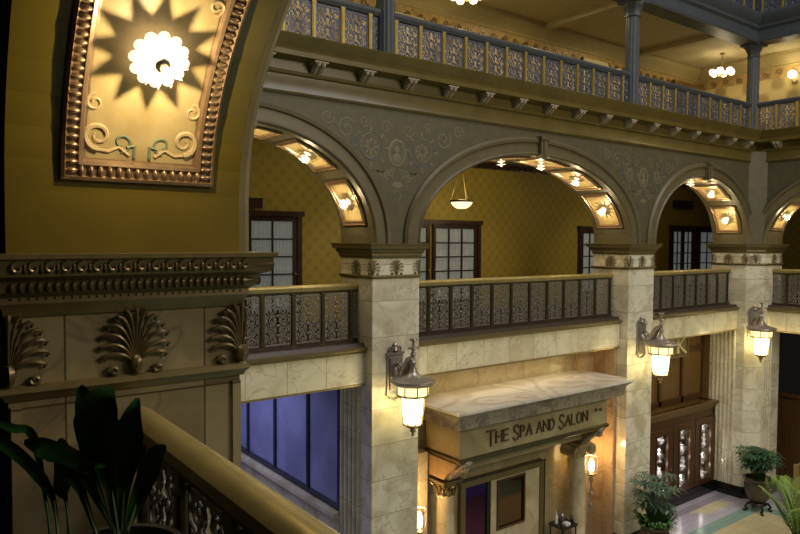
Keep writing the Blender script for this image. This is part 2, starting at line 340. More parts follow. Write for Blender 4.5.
slab('floor_top', [(-.5, 24, 8.9, 12.4, 5.76, 5.9), (18.2, 24, -6, 8.9, 5.76, 5.9)], 'blue_paint')
cb_ = MB()
for x in (5.6, 9.6, 13.7, 17.8): cb_.box(x-.11, x+.11, 9.3, 12.19, 5.43, 5.55)
for y in (3, 7.2): cb_.box(18.8, 21.2, y-.11, y+.11, 5.43, 5.55)
struct(cb_.build('trim_1', 'ceiling', smooth=False))
struct(MB().sweep2d([(-.5, 12.2), (21.2, 12.2), (21.2, -6)], [(0, 5.15), (.03, 5.15), (.05, 5.18), (.04, 5.22), (.10, 5.32), (.22, 5.42), (.24, 5.5), (.30, 5.54), (0, 5.54)], False, 1).build('trim_2', 'cornice_up'))
fr = MB()
struct(MB().sweep2d([(-.5, 12.2), (21.2, 12.2), (21.2, -6)], [(0, 4.86), (.02, 4.86), (.02, 5.15), (0, 5.15)], False, 1).build('trim_3', 'frieze', smooth=False))
sw = MB()
for i in range(52):
    x = 1.3+i*.38
    sw.tube([(a, 12.172, b) for a, b in spiral(x, 5.0, .10, 1.3, PI*(i % 2), 1 if i % 2 else -1, 12)], .022, 4)
for i in range(40):
    y = 12-i*.4
    sw.tube([(21.172, a, b) for a, b in spiral(y, 5.0, .10, 1.3, PI*(i % 2), 1, 10)], .022, 4)
struct(sw.build('trim_4', 'bronze_relief'))
struct(MB().box(-.5, 24, 12.2, 12.4, MZ, 2.32).build('wall_back', 'paper', smooth=False))
struct(MB().box(-.5, 24, 12.2, 12.4, 2.66, 5.56).build('wall_back_upper', 'paper_up', smooth=False))
struct(MB().box(23.6, 23.8, -6, 12.2, MZ, 2.32).build('wall_right', 'paper', smooth=False))
struct(MB().box(21.2, 21.4, -6, 12.2, 2.66, 5.56).build('wall_right_upper', 'paper_up', smooth=False))
tr = MB().sweep2d([(9.4, 12.2), (23.6, 12.2), (23.6, -6)], [(0, 1.74), (.03, 1.74), (.04, 1.82), (.08, 1.84), (.08, 1.9), (0, 1.92)], False, 1)
for i in range(70): tr.box(9.5+i*.2, 9.6+i*.2, 12.12, 12.2, 1.75, 1.82)
struct(tr.build('trim_5', 'wood_dark'))
# spa bay: back wall with an opening, its side walls; case bay wall; entry passage
slab('wall_bay', [(A1+TH, 8.60, 9.6, 9.8, FL, -2.3), (10.95, A2, 9.6, 9.8, FL, -2.3), (8.60, 10.95, 9.6, 9.8, -4.60, -2.3)], 'bay')
slab('wall_bay_cladding', [(11.95, A2-.01, 9.5, 9.6, FL, -2.31), (A2-.09, A2, 8.95, 9.5, FL, -2.31), (A1+TH, A1+TH+.5, 9.5, 9.6, FL, -2.31)], 'orange')
slab('wall_case_bay', [(A2+TH, 17.66, 9.85, 10.0, FL, -2.29)], 'wood_mid')
slab('wall_spa_room', [(7.4, 12.4, 12.8, 12.95, FL, -2.9), (7.3, 7.4, 9.8, 12.8, FL, -2.9), (12.4, 12.5, 9.8, 12.8, FL, -2.9)], mat('lilac_wall', (.22, .18, .32), .6))
slab('floor_spa_room', [(7.4, 12.4, 9.8, 12.8, FL, FL+.02)], wood('red_floor_boards', (.32, .12, .07), (.18, .06, .04), .3, 8))
slab('ceiling_spa_room', [(7.3, 12.5, 9.8, 12.95, -2.95, -2.85)], mat('blue_ceiling', (.18, .2, .45), .7))
slab('wall_entry', [(.9, 1.05, 9.62, 16, FL, -2.05), (.9, 7, 15.85, 16, FL, -2.05)], 'blueglass')
slab('ceiling_entry', [(.9, 6.2, 9.62, 16, -2.15, -2.05)], 'ceiling')
slab('wall_lobby_right', [(21.5, 21.65, -6, 8.3, FL, MZ-.25)], 'wood_dark')
slab('wall_vestibule_back', [(18.95, 23.6, 9.62, 9.75, FL, MZ-.25)], 'wood_dark')
slab('wall_case_return', [(17.66, 17.8, 9.61, 9.85, FL, -2.0)], 'wood_mid')
# wood wainscot in the dark doorway on the right
wn = MB(); wn.box(19.6, 19.7, 3.9, 9.6, FL, -4.2); wn.box(19.54, 19.72, 3.9, 9.6, -4.24, -4.14)
for y in (4.2, 5.1, 6.0, 6.9, 7.8, 8.7): wn.box(19.56, 19.6, y-.05, y+.05, FL, -4.24)
struct(wn.build('wall_vestibule', 'wood_case', smooth=False))
# landing behind the balustrade
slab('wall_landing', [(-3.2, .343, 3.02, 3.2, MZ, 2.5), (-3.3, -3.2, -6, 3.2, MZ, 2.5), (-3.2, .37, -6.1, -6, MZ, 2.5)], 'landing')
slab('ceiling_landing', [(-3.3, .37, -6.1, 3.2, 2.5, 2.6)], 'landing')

# ------------------------------------------------------------------ arcade walls
def ellipse_s(a, b, n=400):
    t = [PI*i/n for i in range(n+1)]; s = [0]
    for i in range(n): s.append(s[-1]+math.hypot(a*(math.cos(t[i+1])-math.cos(t[i])), b*(math.sin(t[i+1])-math.sin(t[i]))))
    return t, s
def arc_t(tab, s):
    t, S = tab
    for i in range(len(S)-1):
        if S[i+1] >= s: return t[i]+(t[i+1]-t[i])*(s-S[i])/(S[i+1]-S[i])
    return t[-1]
def arcade(name, mp, s0, s1, arches, ztop, zs=-.062):
    b = MB(); cur = s0
    for (c, a, bb, z0) in sorted(arches):
        l, r = c-a, c+a
        b.prism([(cur, zs), (l, zs), (l, ztop), (cur, ztop)], lambda s, z, d: mp(s, d, z), 0, TH)
        n = 40; pts = [(c-a, zs)]+[(c-a*math.cos(PI*i/n), z0+bb*math.sin(PI*i/n)) for i in range(n+1)]+[(c+a, zs)]
        for i in range(len(pts)-1):
            (x, z), (x2, z2) = pts[i], pts[i+1]
            if x2-x > 1e-6:
                q = [mp(x, 0, z), mp(x2, 0, z2), mp(x2, TH, z2), mp(x, TH, z)]; b.add(q, [(0, 1, 2, 3)])
                for d in (0, TH): b.add([mp(x, d, z), mp(x2, d, z2), mp(x2, d, ztop), mp(x, d, ztop)], [(0, 1, 2, 3)])
        b.add([mp(l, 0, ztop), mp(r, 0, ztop), mp(r, TH, ztop), mp(l, TH, ztop)], [(0, 1, 2, 3)]); cur = r
    b.prism([(cur, zs), (s1, zs), (s1, ztop), (cur, ztop)], lambda s, z, d: mp(s, d, z), 0, TH)
    # weld seams
    return b
def weld(o, d=1e-4):
    bm = bmesh.new(); bm.from_mesh(o.data); bmesh.ops.remove_doubles(bm, verts=bm.verts, dist=d)
    bm.to_mesh(o.data); bm.free(); return o
ARM = [(3.92, 2.06, 1.57, 0), (9.757, 2.86, 1.57, 0), (15.6, 2.06, 1.52, 0)]
ARR = [(6.1, 2.27, 1.55, 0), (-.2, 2.9, 1.55, 0)]
ARN = [(0, 2.9, 1.48, .18), (6.1, 2.27, 1.55, 0)]
wm = struct(weld(arcade('w', mainw, XL, XR, ARM, 2.3).build('wall_arcade', 'spandrel', smooth=False)))
wr = struct(weld(arcade('w', rightw, -4.5, D-.32, ARR, 2.3).build('wall_arcade_right', 'spandrel', smooth=False)))
wn_ = struct(weld(arcade('w', nearw, -4.5, D, ARN, 2.5).build('wall_arcade_near', 'plaster_jamb', smooth=False)))
# chamfered inner corner above the corner capital
struct(MB().prism([(17.66, 8.70), (17.66, 8.69), (17.98, 8.37), (18.0, 8.37), (18.0, 8.70)], lambda x, y, z: (x, y, z), -.062, 2.3).build('wall_corner', 'spandrel', smooth=False))
# archivolts
def archivolt(wall, mp, arch, name='archivolt'):
    c, a, bb, z0 = arch; prof = [(0, 0), (0, -.03), (.03, -.06), (.06, -.03), (.22, -.03), (.24, -.07), (.29, -.08), (.33, -.04), (.33, 0)]
    b = MB(); n = 44; vs = []; q = len(prof)
    for i in range(-1, n+2):
        t = PI*min(max(i, 0), n)/n; nx, nz = -math.cos(t)*bb, math.sin(t)*a; l = math.hypot(nx, nz); nx /= l; nz /= l
        x, z = c-a*math.cos(t), z0+bb*math.sin(t)
        if i in (-1, n+1): z = -.062; nx = -1 if i < 0 else 1; nz = 0
        for (o, d) in prof: vs.append(mp(x+nx*o, d, z+nz*o))
    m = n+3; b.add(vs, [(i*q+j, (i+1)*q+j, (i+1)*q+j+1, i*q+j+1) for i in range(m-1) for j in range(q-1)])
    b.build(name, 'archivolt', wall)
    k = MB()                                                      # keystone
    zt = z0+bb
    k.prism([(c-.075, zt-.06), (c+.075, zt-.06), (c+.10, zt+.33), (c-.10, zt+.33)], lambda s, z, d: mp(s, d, z), -.12, .02)
    k.prism([(c-.115, zt+.29), (c+.115, zt+.29), (c+.12, zt+.35), (c-.12, zt+.35)], lambda s, z, d: mp(s, d, z), -.15, .02)
    k.prism([(c-.03, zt), (c+.03, zt), (c+.035, zt+.27), (c-.035, zt+.27)], lambda s, z, d: mp(s, d, z), -.14, -.1)
    k.build('keystone', 'archivolt', wall)
for a in ARM: archivolt(wm, mainw, a)
for a in ARR: archivolt(wr, rightw, a)
for a in ARN: archivolt(wn_, nearw, a)
# stencilled spandrel ornament
def spandrel(wall, mp, c, half=1.35):
    L_ = MB(); Dk = MB(); P = lambda pts, d=-.004: [mp(x, d, z) for x, z in pts]
    T = lambda B, pts, r: B.tube(P(pts), r, 4, flat=1)
    ring = [(c+.15*math.cos(t*PI/12), 1.36+.2*math.sin(t*PI/12)) for t in range(24)]
    L_.tube(P(ring), .022, 5, True); L_.tube(P([(c+.11*math.cos(t*PI/12), 1.36+.15*math.sin(t*PI/12)) for t in range(24)]), .008, 4, True)
    L_.ell((0, 0, 0), (.05, .01, .06), 8, 5, fn=lambda x, y, z: mp(c+x, y, 1.42+z)); L_.ell((0, 0, 0), (.075, .01, .07), 8, 5, fn=lambda x, y, z: mp(c+x, y, 1.29+z))
    for sg in (-1, 1):
        T(L_, spiral(c+sg*.50, 1.42, .22, 1.7, PI/2, -sg, 26), .014); T(Dk, spiral(c+sg*.50, 1.42, .27, 1.1, PI, sg, 20, .6), .016)
        for k in range(8):
            a = k*PI/4; L_.ell((0, 0, 0), (.05, .004, .02), 6, 4, fn=lambda x, y, z, a=a: mp(c+sg*.50+.09*math.cos(a)+x*math.cos(a)-z*math.sin(a), -.006+y, 1.42+.09*math.sin(a)+x*math.sin(a)+z*math.cos(a)))
            L_.ell((0, 0, 0), (.05, .004, .018), 6, 4, fn=lambda x, y, z, a=a: mp(c+sg*.50+.30*math.cos(a)+x*math.cos(a)-z*math.sin(a), -.006+y, 1.42+.27*math.sin(a)+x*math.sin(a)+z*math.cos(a)))
        T(L_, spiral(c+sg*.95, 1.66, .17, 1.5, PI*.2, -sg, 20), .015); T(L_, spiral(c+sg*1.28, 1.80, .12, 1.4, 0, sg, 16), .013); T(Dk, spiral(c+sg*1.1, 1.78, .16, 1.0, PI, sg, 14, .5), .012)
        T(L_, spiral(c+sg*.22, 1.74, .12, 1.3, 0, -sg, 14), .012); T(L_, spiral(c+sg*.62, 1.80, .10, 1.3, 0, sg, 14), .011); T(Dk, spiral(c+sg*.8, 1.5, .1, 1.2, 0, sg, 14), .012)
        for k in range(7):
            T(L_, [(c+sg*(.04+.05*k), 1.12-.015*k), (c+sg*(.09+.055*k), 1.06-.02*k+.02*k), (c+sg*(.10+.075*k), .98+.02*k)], .012)
        T(L_, [(c+sg*(.05+.07*k), .92+.03*k+.05*math.sin(k*1.3)) for k in range(6)], .012); T(L_, spiral(c+sg*.20, .98, .08, 1.2, 0, -sg, 12), .011)
        T(Dk, spiral(c+sg*.14, .72, .08, 1.2, 0, sg, 12), .012); T(L_, [(c+sg*.02, .78), (c+sg*.08, .70), (c+sg*.03, .60)], .012)
    L_.prism([(c-.12, .86), (c-.06, .91), (c+.06, .91), (c+.12, .86), (c+.05, .82), (c-.05, .82)], lambda x, z, d: mp(x, d, z), -.008, 0)
    for B_ in (L_, Dk):
        B_.v = [(x, D+(y-D)*.3, z) if mp is mainw else (XR+(x-XR)*.3, y, z) for x, y, z in B_.v]
    L_.build('stencil_scroll', 'stencil', wall); Dk.build('stencil_dark_scroll', 'stencil_dark', wall)  # second set of scrolls is a darker stencil paint
spandrel(wm, mainw, A1+TH/2); spandrel(wm, mainw, A2+TH/2)
spandrel(wr, rightw, 3.3)

# ------------------------------------------------------------------ great cornice with brackets
CP = [(0, 2.03), (.03, 2.03), (.05, 2.06), (.03, 2.09), (.03, 2.29), (.07, 2.31), (.08, 2.35), (.03, 2.36), (.03, 2.50), (.24, 2.52), (.25, 2.58), (.20, 2.60), (.22, 2.68), (.30, 2.76), (.31, 2.80), (-.30, 2.80), (-.30, 2.3), (0, 2.3)]
cor = struct(MB().sweep2d([(XL, D), (XR, D), (XR, -4.5)], CP, False, 1).build('trim_6', 'plaster'))
br0 = MB()
br0.prism([(0, .02), (.0, .21), (.2, .21), (.2, .17), (.13, .13), (.08, .04), (.03, .01)], lambda d, z, x: (x, -d, z), -.075, .075)
for dx in (-.035, .035): br0.tube([(dx, -.20, .2), (dx, -.19, .13), (dx, -.13, .10), (dx, -.08, .03), (dx, -.03, 0)], .026, 6)
br0.box(-.095, .095, -.215, 0, .19, .215)
bme = br0.mesh('bracket', mat('bracket_plaster', (.42, .34, .24), .5))
def bracket(x, y, rz):
    o = bpy.data.objects.new('bracket', bme); C.objects.link(o); o.parent = cor; o.location = (x, y, 2.352); o.rotation_euler = (0, 0, rz); o.scale = (1.15, 1, .72)
for i in range(19): bracket(2.46+i*.826, D-.02, 0)
for i in range(12): bracket(XR-.02, 8.1-i*.826, -PI/2)

# ------------------------------------------------------------------ soffit panels with lamps
def soffit_panel(wall, mp, arch, s_lo, s_hi, d0=.13, d1=.79, fine=False):
    if fine: d1 = .735
    c, a, bb, z0 = arch; tab = ellipse_s(a, bb)
    def S(s, d, h):       # s measured from the right-hand (+s) spring
        t = arc_t(tab, s); x, z = c+a*math.cos(t), z0+bb*math.sin(t)
        nx, nz = -math.cos(t)*bb, -math.sin(t)*a; l = math.hypot(nx, nz)
        return mp(x+nx/l*h, d, z+nz/l*h)
    n = 12
    def loop(o):
        u0, u1, v0, v1 = s_lo+o, s_hi-o, d0+o, d1-o; p = []
        p += [(u0+(u1-u0)*i/n, v0) for i in range(n)]+[(u1, v0+(v1-v0)*i/4) for i in range(4)]
        p += [(u1-(u1-u0)*i/n, v1) for i in range(n)]+[(u0, v1-(v1-v0)*i/4) for i in range(4)]; return p
    prof = [(0, .0), (0, .022), (.012, .03), (.02, .018), (.055, .016), (.062, .028), (.075, .024), (.085, .006), (.095, .004)]
    b = MB(); vs = [S(u, v, h) for (o, h) in prof for (u, v) in loop(o)]; m = 2*(n+4)
    b.add(vs, [(k*m+i, k*m+(i+1) % m, (k+1)*m+(i+1) % m, (k+1)*m+i) for k in range(len(prof)-1) for i in range(m)])
    if fine:
        def bead(u, v, along):
            r = (.0125, .026) if along else (.026, .0125)
            b.ell((0, 0, 0), (r[0], r[1], .016), 8, 6, fn=lambda x, y, z: S(u+x, v+y, .02+z))
        k = int((s_hi-s_lo-.08)/.033)
        for i in range(k+1):
            u = s_lo+.038+i*(s_hi-s_lo-.076)/k; bead(u, d0+.038, True); bead(u, d1-.038, True)
        k = int((d1-d0-.08)/.033)
        for i in range(1, k): v = d0+.038+i*(d1-d0-.076)/k; bead(s_lo+.038, v, False); bead(s_hi-.038, v, False)
    b.build('soffit_frame', 'frame', wall)
    pb = MB(); g = [[S(s_lo+.09+(s_hi-s_lo-.18)*i/10, d0+.09+(d1-d0-.18)*j/4, .005) for j in range(5)] for i in range(11)]
    pb.add([p for r in g for p in r], [(i*5+j, i*5+j+1, (i+1)*5+j+1, (i+1)*5+j) for i in range(10) for j in range(4)])
    pb.build('soffit_painting', 'paint_panel', wall)
    if fine:
        q = MB(); q2 = MB(); dm = (d0+d1)/2; fl = lambda pts: [S(s_lo+.09+z, dm+x, .006) for x, z in pts]
        for end in (0, 1):
            tr = (lambda z: z) if end == 0 else (lambda z: (s_hi-s_lo-.18)-z)
            for sg in (-1, 1):
                q.tube(fl([(x, tr(z)) for x, z in spiral(sg*.17, .09, .055, 1.4, -PI/2, sg, 24, .2)]), [.014-.0004*i for i in range(25)], 6)
                q.tube(fl([(sg*.17+sg*-.0, tr(.035)), (sg*.13, tr(.03)), (sg*.09, tr(.05)), (sg*.05, tr(.02))]), .008, 6)
                q2.tube(fl([(x, tr(z)) for x, z in spiral(sg*.08, .07, .04, 1.0, -PI/2, -sg, 16, .3)]), .006, 6)
                q2.tube(fl([(sg*.03, tr(.01)), (sg*.03, tr(.06)), (sg*.06, tr(.05))]), .008, 6)
                q.tube(fl([(x, tr(z)) for x, z in spiral(sg*.19, .22, .035, 1.2, PI/2, -sg, 16, .3)]), .006, 6)
        q.build('painted_scroll', 'paint_scroll', wall); q2.build('painted_scroll', 'paint_teal', wall)
    return S
def lamp_frame(S, s, d, k):
    """matrix whose +Z points off the soffit"""
    p = Vector(S(s, d, 0)); pz = (Vector(S(s, d, .1))-p).normalized(); px = (Vector(S(s+.02, d, 0))-p).normalized(); py = pz.cross(px).normalized(); px = py.cross(pz)
    m = Matrix((px, py, pz)).transposed().to_4x4(); m.translation = p; return m
def star_lamp_meshes(fine):
    n = 12
    col = MB()                                  # glowing star plate on a stem, added to throw a star shadow
    pts = []
    for i in range(n*2):
        a = PI*i/n; r = ((.099 if i % 2 == 0 else .056) if fine else (.090 if i % 2 == 0 else .040)); pts.append((r*math.cos(a), r*math.sin(a)))
    col.prism(pts, lambda x, y, z: (x, y, z), .113 if fine else .124, .119 if fine else .129)
    col.lathe([(.05, 0), (.055, .006), (.02, .014), (.014, .03), (.014, .113)], n=16)
    fl = MB()
    for i in range(n):
        a = 2*PI*i/n; rr = .092 if fine else .056; r_l = .024 if fine else .019; fl.ell((rr*math.cos(a), rr*math.sin(a), .072), (r_l, r_l, .010), 10 if fine else 6, 6 if fine else 4)
    fl.lathe([(.02, .060), (.08 if fine else .05, .062), (.085 if fine else .054, .072), (.06 if fine else .04, .084), (.03, .086), (.02, .086)], n=24)
    kn = MB(); kn.lathe([(.02, .119), (.03, .121), (.014, .125), (.016, .138), (.018, .146), (.014, .156), (.005, .162)], n=16)
    return col.mesh('star_shadow_petals', M['flower']), fl.mesh('glass_flower', M['flower']), kn.mesh('lamp_knob', M['pewter'])
SLM = star_lamp_meshes(False); SLF = star_lamp_meshes(True)
def star_lamp(mtx, label, group, power, fine=False, sc=1):
    t = thing('ceiling_light', (0, 0, 0), label, 'light', group); t.matrix_world = mtx @ Matrix.Scale(sc, 4)
    for me, nm in zip(SLF if fine else SLM, ('star_shadow_petals', 'glass_flower', 'lamp_knob')):
        o = bpy.data.objects.new(nm, me); C.objects.link(o); o.parent = t
    d = bpy.data.lights.new('soffit_bulb', 'POINT'); d.energy = power; d.color = (1, .78, .42); d.shadow_soft_size = .008
    l = bpy.data.objects.new('soffit_bulb', d); C.objects.link(l); l.parent = t; l.location = (0, 0, .178)
ORD = ['lowest', 'second', 'third', 'fourth', 'fifth', 'highest']
def arch_lamps(wall, mp, arch, n, where, power, hw=.42, lo=None, fine=False, group=None, every=None, first=None, pitch=None):
    tab = ellipse_s(arch[1], arch[2]); tot = tab[1][-1]; pitch = pitch or tot/n*.97; s0 = first or (tot-(n-1)*pitch)/2
    for i in range(n):
        s = s0+i*pitch
        S = soffit_panel(wall, mp, arch, s-hw, s+hw, fine=fine)
        if i >= every: continue
        lab = f'{["lowest","second lowest","third lowest","fourth lowest"][min(i,3)]} star shaped soffit lamp {where}'
        star_lamp(lamp_frame(S, s, .43 if fine else .46, 0), lab, group, power, fine)
arch_lamps(wm, mainw, ARM[0], 5, 'up the right side of the left arch', 11, every=3, hw=.40, group='star lamps in the left arch', first=.62, pitch=1.03)
arch_lamps(wm, mainw, ARM[1], 6, 'up the right side of the wide middle arch', 11, every=4, hw=.47, group='star lamps in the wide middle arch', first=.75, pitch=1.12)
arch_lamps(wm, mainw, ARM[2], 5, 'up the narrower arch by the far corner', 11, every=3, hw=.40, group='star lamps in the corner arch', first=.62, pitch=1.03)
arch_lamps(wr, rightw, ARR[0], 5, 'up the far right arch past the corner', 11, every=2, hw=.42, group='star lamps in the far right arch', first=.72, pitch=1.08)
arch_lamps(wn_, nearw, ARN[0], 3, 'on the big near arch at the upper left', 11.0, every=1, hw=.54, fine=True, group='star lamps in the near arch', first=.585, pitch=1.12)

# ------------------------------------------------------------------ piers with capitals
def anthemion(b, P, c, z0, h, w, n=9, th=.02, seg=7, sides=5):
    """palmette: P(u, z, out) maps to the wall"""
    for k in range(n):
        f = (k-(n-1)/2)/((n-1)/2); a = f*1.95; ex, ez = math.sin(a)*w*.5, h*(.47+.5*math.cos(a)); mx_, mz_ = ex*.30, ez+h*.10*(1-abs(f))+h*.16*abs(f)
        pts = []; rs = []
        for i in range(seg+1):
            t = i/seg; x = 2*t*(1-t)*mx_+t*t*ex; z = (1-t)**2*h*.08+2*t*(1-t)*mz_+t*t*ez
            pts.append(P(c+x, z0+z, th*(.35+.9*math.sin(t*PI*.8)))); rs.append(w*(.012+.030*t) if i < seg else w*.022)
        pts.append(P(c+ex*.93, z0+ez-h*.06, th*.5)); rs.append(w*.02)
        b.tube(pts, rs, sides)
    b.ell((0, 0, 0), (w*.10, th*1.2, h*.15), 8, 6, fn=lambda x, y, z: P(c+x, z0+h*.16+z, th*.8+y))
    for sg in (-1, 1): b.tube([P(x, z, th*.8) for x, z in spiral(c+sg*w*.32, z0+h*.07, h*.07, 1.2, PI, sg, 12)], w*.035, sides)
def edges(poly):
    for i in range(len(poly)):
        a, b = Vector(poly[i]), Vector(poly[(i+1) % len(poly)]); yield a, b
def pier(name, poly, label, faces, m='pier', fine=False, zbot=FL, plinth=True):
    """poly counter-clockwise in plan"""
    cx = sum(p[0] for p in poly)/len(poly); cy = sum(p[1] for p in poly)/len(poly)
    t = thing('pier', (cx, cy, zbot), label, 'pier', None)
    sh = MB().prism(poly, lambda x, y, z: (x, y, z), zbot, -.28).build('shaft', m, t, smooth=False)
    prof = [(0, -.30), (.012, -.30), (.02, -.27), (.035, -.25), (.03, -.225), (.06, -.205), (.065, -.165), (.07, -.16), (.105, -.145), (.115, -.085), (.128, -.080), (.13, -.062), (0, -.062)]
    if False: prof = [(0, -.30), (.015, -.30), (.03, -.26), (.04, -.24), (.06, -.20), (.075, -.15), (.11, -.12), (.13, -.09), (.13, -.062), (0, -.062)]
    cp = MB().sweep2d(poly, prof).build('capital_cornice', 'mould', t)
    lo = MB().sweep2d(poly, [(0, -.618), (.012, -.618), (.02, -.60), (.035, -.585), (.03, -.565), (.012, -.56), (0, -.56)]).build('capital_necking', 'mould', t)
    es = list(edges(poly))
    for fi in faces:
        a, b_ = es[fi]; L = (b_-a).length; u = (b_-a)/L; nn = Vector((u.y, -u.x))
        nx_ = (es[(fi+1) % len(es)][1]-b_).normalized(); pv_ = (a-es[fi-1][0]).normalized()
        def P(q, z, o, a=a, b_=b_, u=u, nn=nn, L=L, nx_=nx_, pv_=pv_):
            if q > L: n2 = Vector((nx_.y, -nx_.x)); m_ = (nn+n2); m_ = m_/max(.5, m_.dot(n2)) if q-L < o else n2; return (b_.x+nx_.x*(q-L)+m_.x*o*1, b_.y+nx_.y*(q-L)+m_.y*o, z)
            if q < 0: n2 = Vector((pv_.y, -pv_.x)); return (a.x+pv_.x*q+n2.x*o, a.y+pv_.y*q+n2.y*o, z)
            return (a.x+u.x*q+nn.x*o, a.y+u.y*q+nn.y*o, z)
        k = 3 if L > .6 else 1
        for i in range(k):
            c = L*(i/(k-1)) if k > 1 else L/2
            if k > 1 and ((i == 0 and fi != faces[0]) or (i == k-1 and (fi+1) % len(es) in faces and fi > faces[0])): continue
            an = MB(); anthemion(an, P, c, -.56, .27 if fine else .24, .275, 13 if fine else 9, .022 if fine else .016, 8 if fine else 5, 6 if fine else 4); an.build('anthemion', 'bronze_relief' if fine else 'mould', t)
        if fine:
            an = MB()
            for i in range(int((L+.1)/.03)):
                q = -.05+i*.03
                an.ell((0, 0, 0), (.011, .012, .022), 6, 5, fn=lambda x, y, z, q=q: P(q+x, -.188+z, .066+y))
                an.ell((0, 0, 0), (.005, .006, .005), 5, 4, fn=lambda x, y, z, q=q: P(q+x, -.232+z, .032+y))
            for i in range(int((L+.2)/.055)):
                q = -.09+i*.055
                an.tube([P(x, z, .115) for x, z in spiral(q, -.112, .022, .8, PI/2, 1, 8, .4)], .007, 5)
                an.ell((0, 0, 0), (.010, .012, .022), 6, 5, fn=lambda x, y, z, q=q: P(q+.027+x, -.115+z, .108+y))
            tag(an.build('egg_and_dart_carving', 'bronze_relief', cp), kind='stuff')
    if plinth: MB().sweep2d(poly, [(0, zbot), (.03, zbot), (.03, zbot+.28), (.015, zbot+.3), (0, zbot+.3)]).build('plinth', 'black_stone', t)
    return t
def rect(x0, x1, y0, y1): return [(x0, y0), (x1, y0), (x1, y1), (x0, y1)]
p1 = pier('p', rect(A1, A1+TH, D, D+TH), 'cream onyx pier left of the spa portal, carrying the large left lantern', (0, 3))
p2 = pier('p', rect(A2, A2+TH, D, D+TH), 'cream onyx pier between the spa portal and the display case', (0, 3))
p3 = pier('p', [(17.66, D+TH), (17.66, D), (17.98, 8.37), (18.9, 8.37), (18.9, D+TH)], 'chamfered onyx corner pier at the far corner of the atrium', (0, 1, 2))
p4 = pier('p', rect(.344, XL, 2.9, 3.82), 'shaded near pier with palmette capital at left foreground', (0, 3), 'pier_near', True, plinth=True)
pier('p', rect(XR, XR+TH, 2.9, 3.82), 'onyx pier of the right hand arcade, outside the view', (3, 0))
# panel mouldings low on the near pier
for x_ in (.35, 1.225): MB().box(x_, x_+.038, 2.885, 2.9, -1.7, -.64).build('corner_bead', 'pier_near', p4, smooth=False)
# fluted pilaster jambs of the lower storey (children of their piers)
def flutes(p, x, y0, y1, z0, z1, n, axis='y', dirn=-1):
    b = MB()
    for i in range(n+1):
        q = y0+(y1-y0)*i/n
        if axis == 'y': b.tube([(x, q, z0), (x, q, z1)], (y1-y0)/n*.36, 8)
        else: b.tube([(q, x, z0), (q, x, z1)], (y1-y0)/n*.36, 8)
    b.build('fluting', 'flute', p)
flutes(p1, A1, 9.05, 9.55, FL+.3, -2.3, 4); flutes(p3, 17.66, 8.95, 9.5, FL+.3, -2.3, 5)
flutes(p3, 8.37, 18.02, 18.4, FL+.3, -2.3, 3, 'x')

# ------------------------------------------------------------------ marble bands (balcony fronts) with ledge
def band(name, x0, x1, mp, n):
    b = MB().prism([(x0, -2.29), (x1, -2.29), (x1, -1.74), (x0, -1.74)], lambda s, z, d: mp(s, d, z), .21, .86).build(name, 'band', smooth=False); struct(b)
    l = MB(); l.prism([(.21, -1.80), (.17, -1.78), (.14, -1.74), (.14, -1.70), (.86, -1.70), (.86, -1.80)], lambda d, z, s: mp(s, d, z), x0, x1); l.build('ledge_moulding', 'mould', b)
    l = MB(); l.prism([(.20, -1.70), (.24, -1.64), (.70, -1.64), (.72, -1.70)], lambda d, z, s: mp(s, d, z), x0, x1); l.build('base_rail', 'rail_dark', b)
    l = MB(); l.prism([(.19, -2.31), (.19, -2.28), (.26, -2.28), (.26, -2.31)], lambda d, z, s: mp(s, d, z), x0, x1); l.build('edge_strip', 'brass', b)
band('trim_7', 1.86, A1, mainw, 0); band('trim_8', A1+TH, A2, mainw, 0); band('trim_9', A2+TH, 17.66, mainw, 0); band('trim_10', 3.82, 8.37, rightw, 0)
band('trim_11', -2.9, 2.9, lambda s, d, z: (XL-d, s, z), 0)

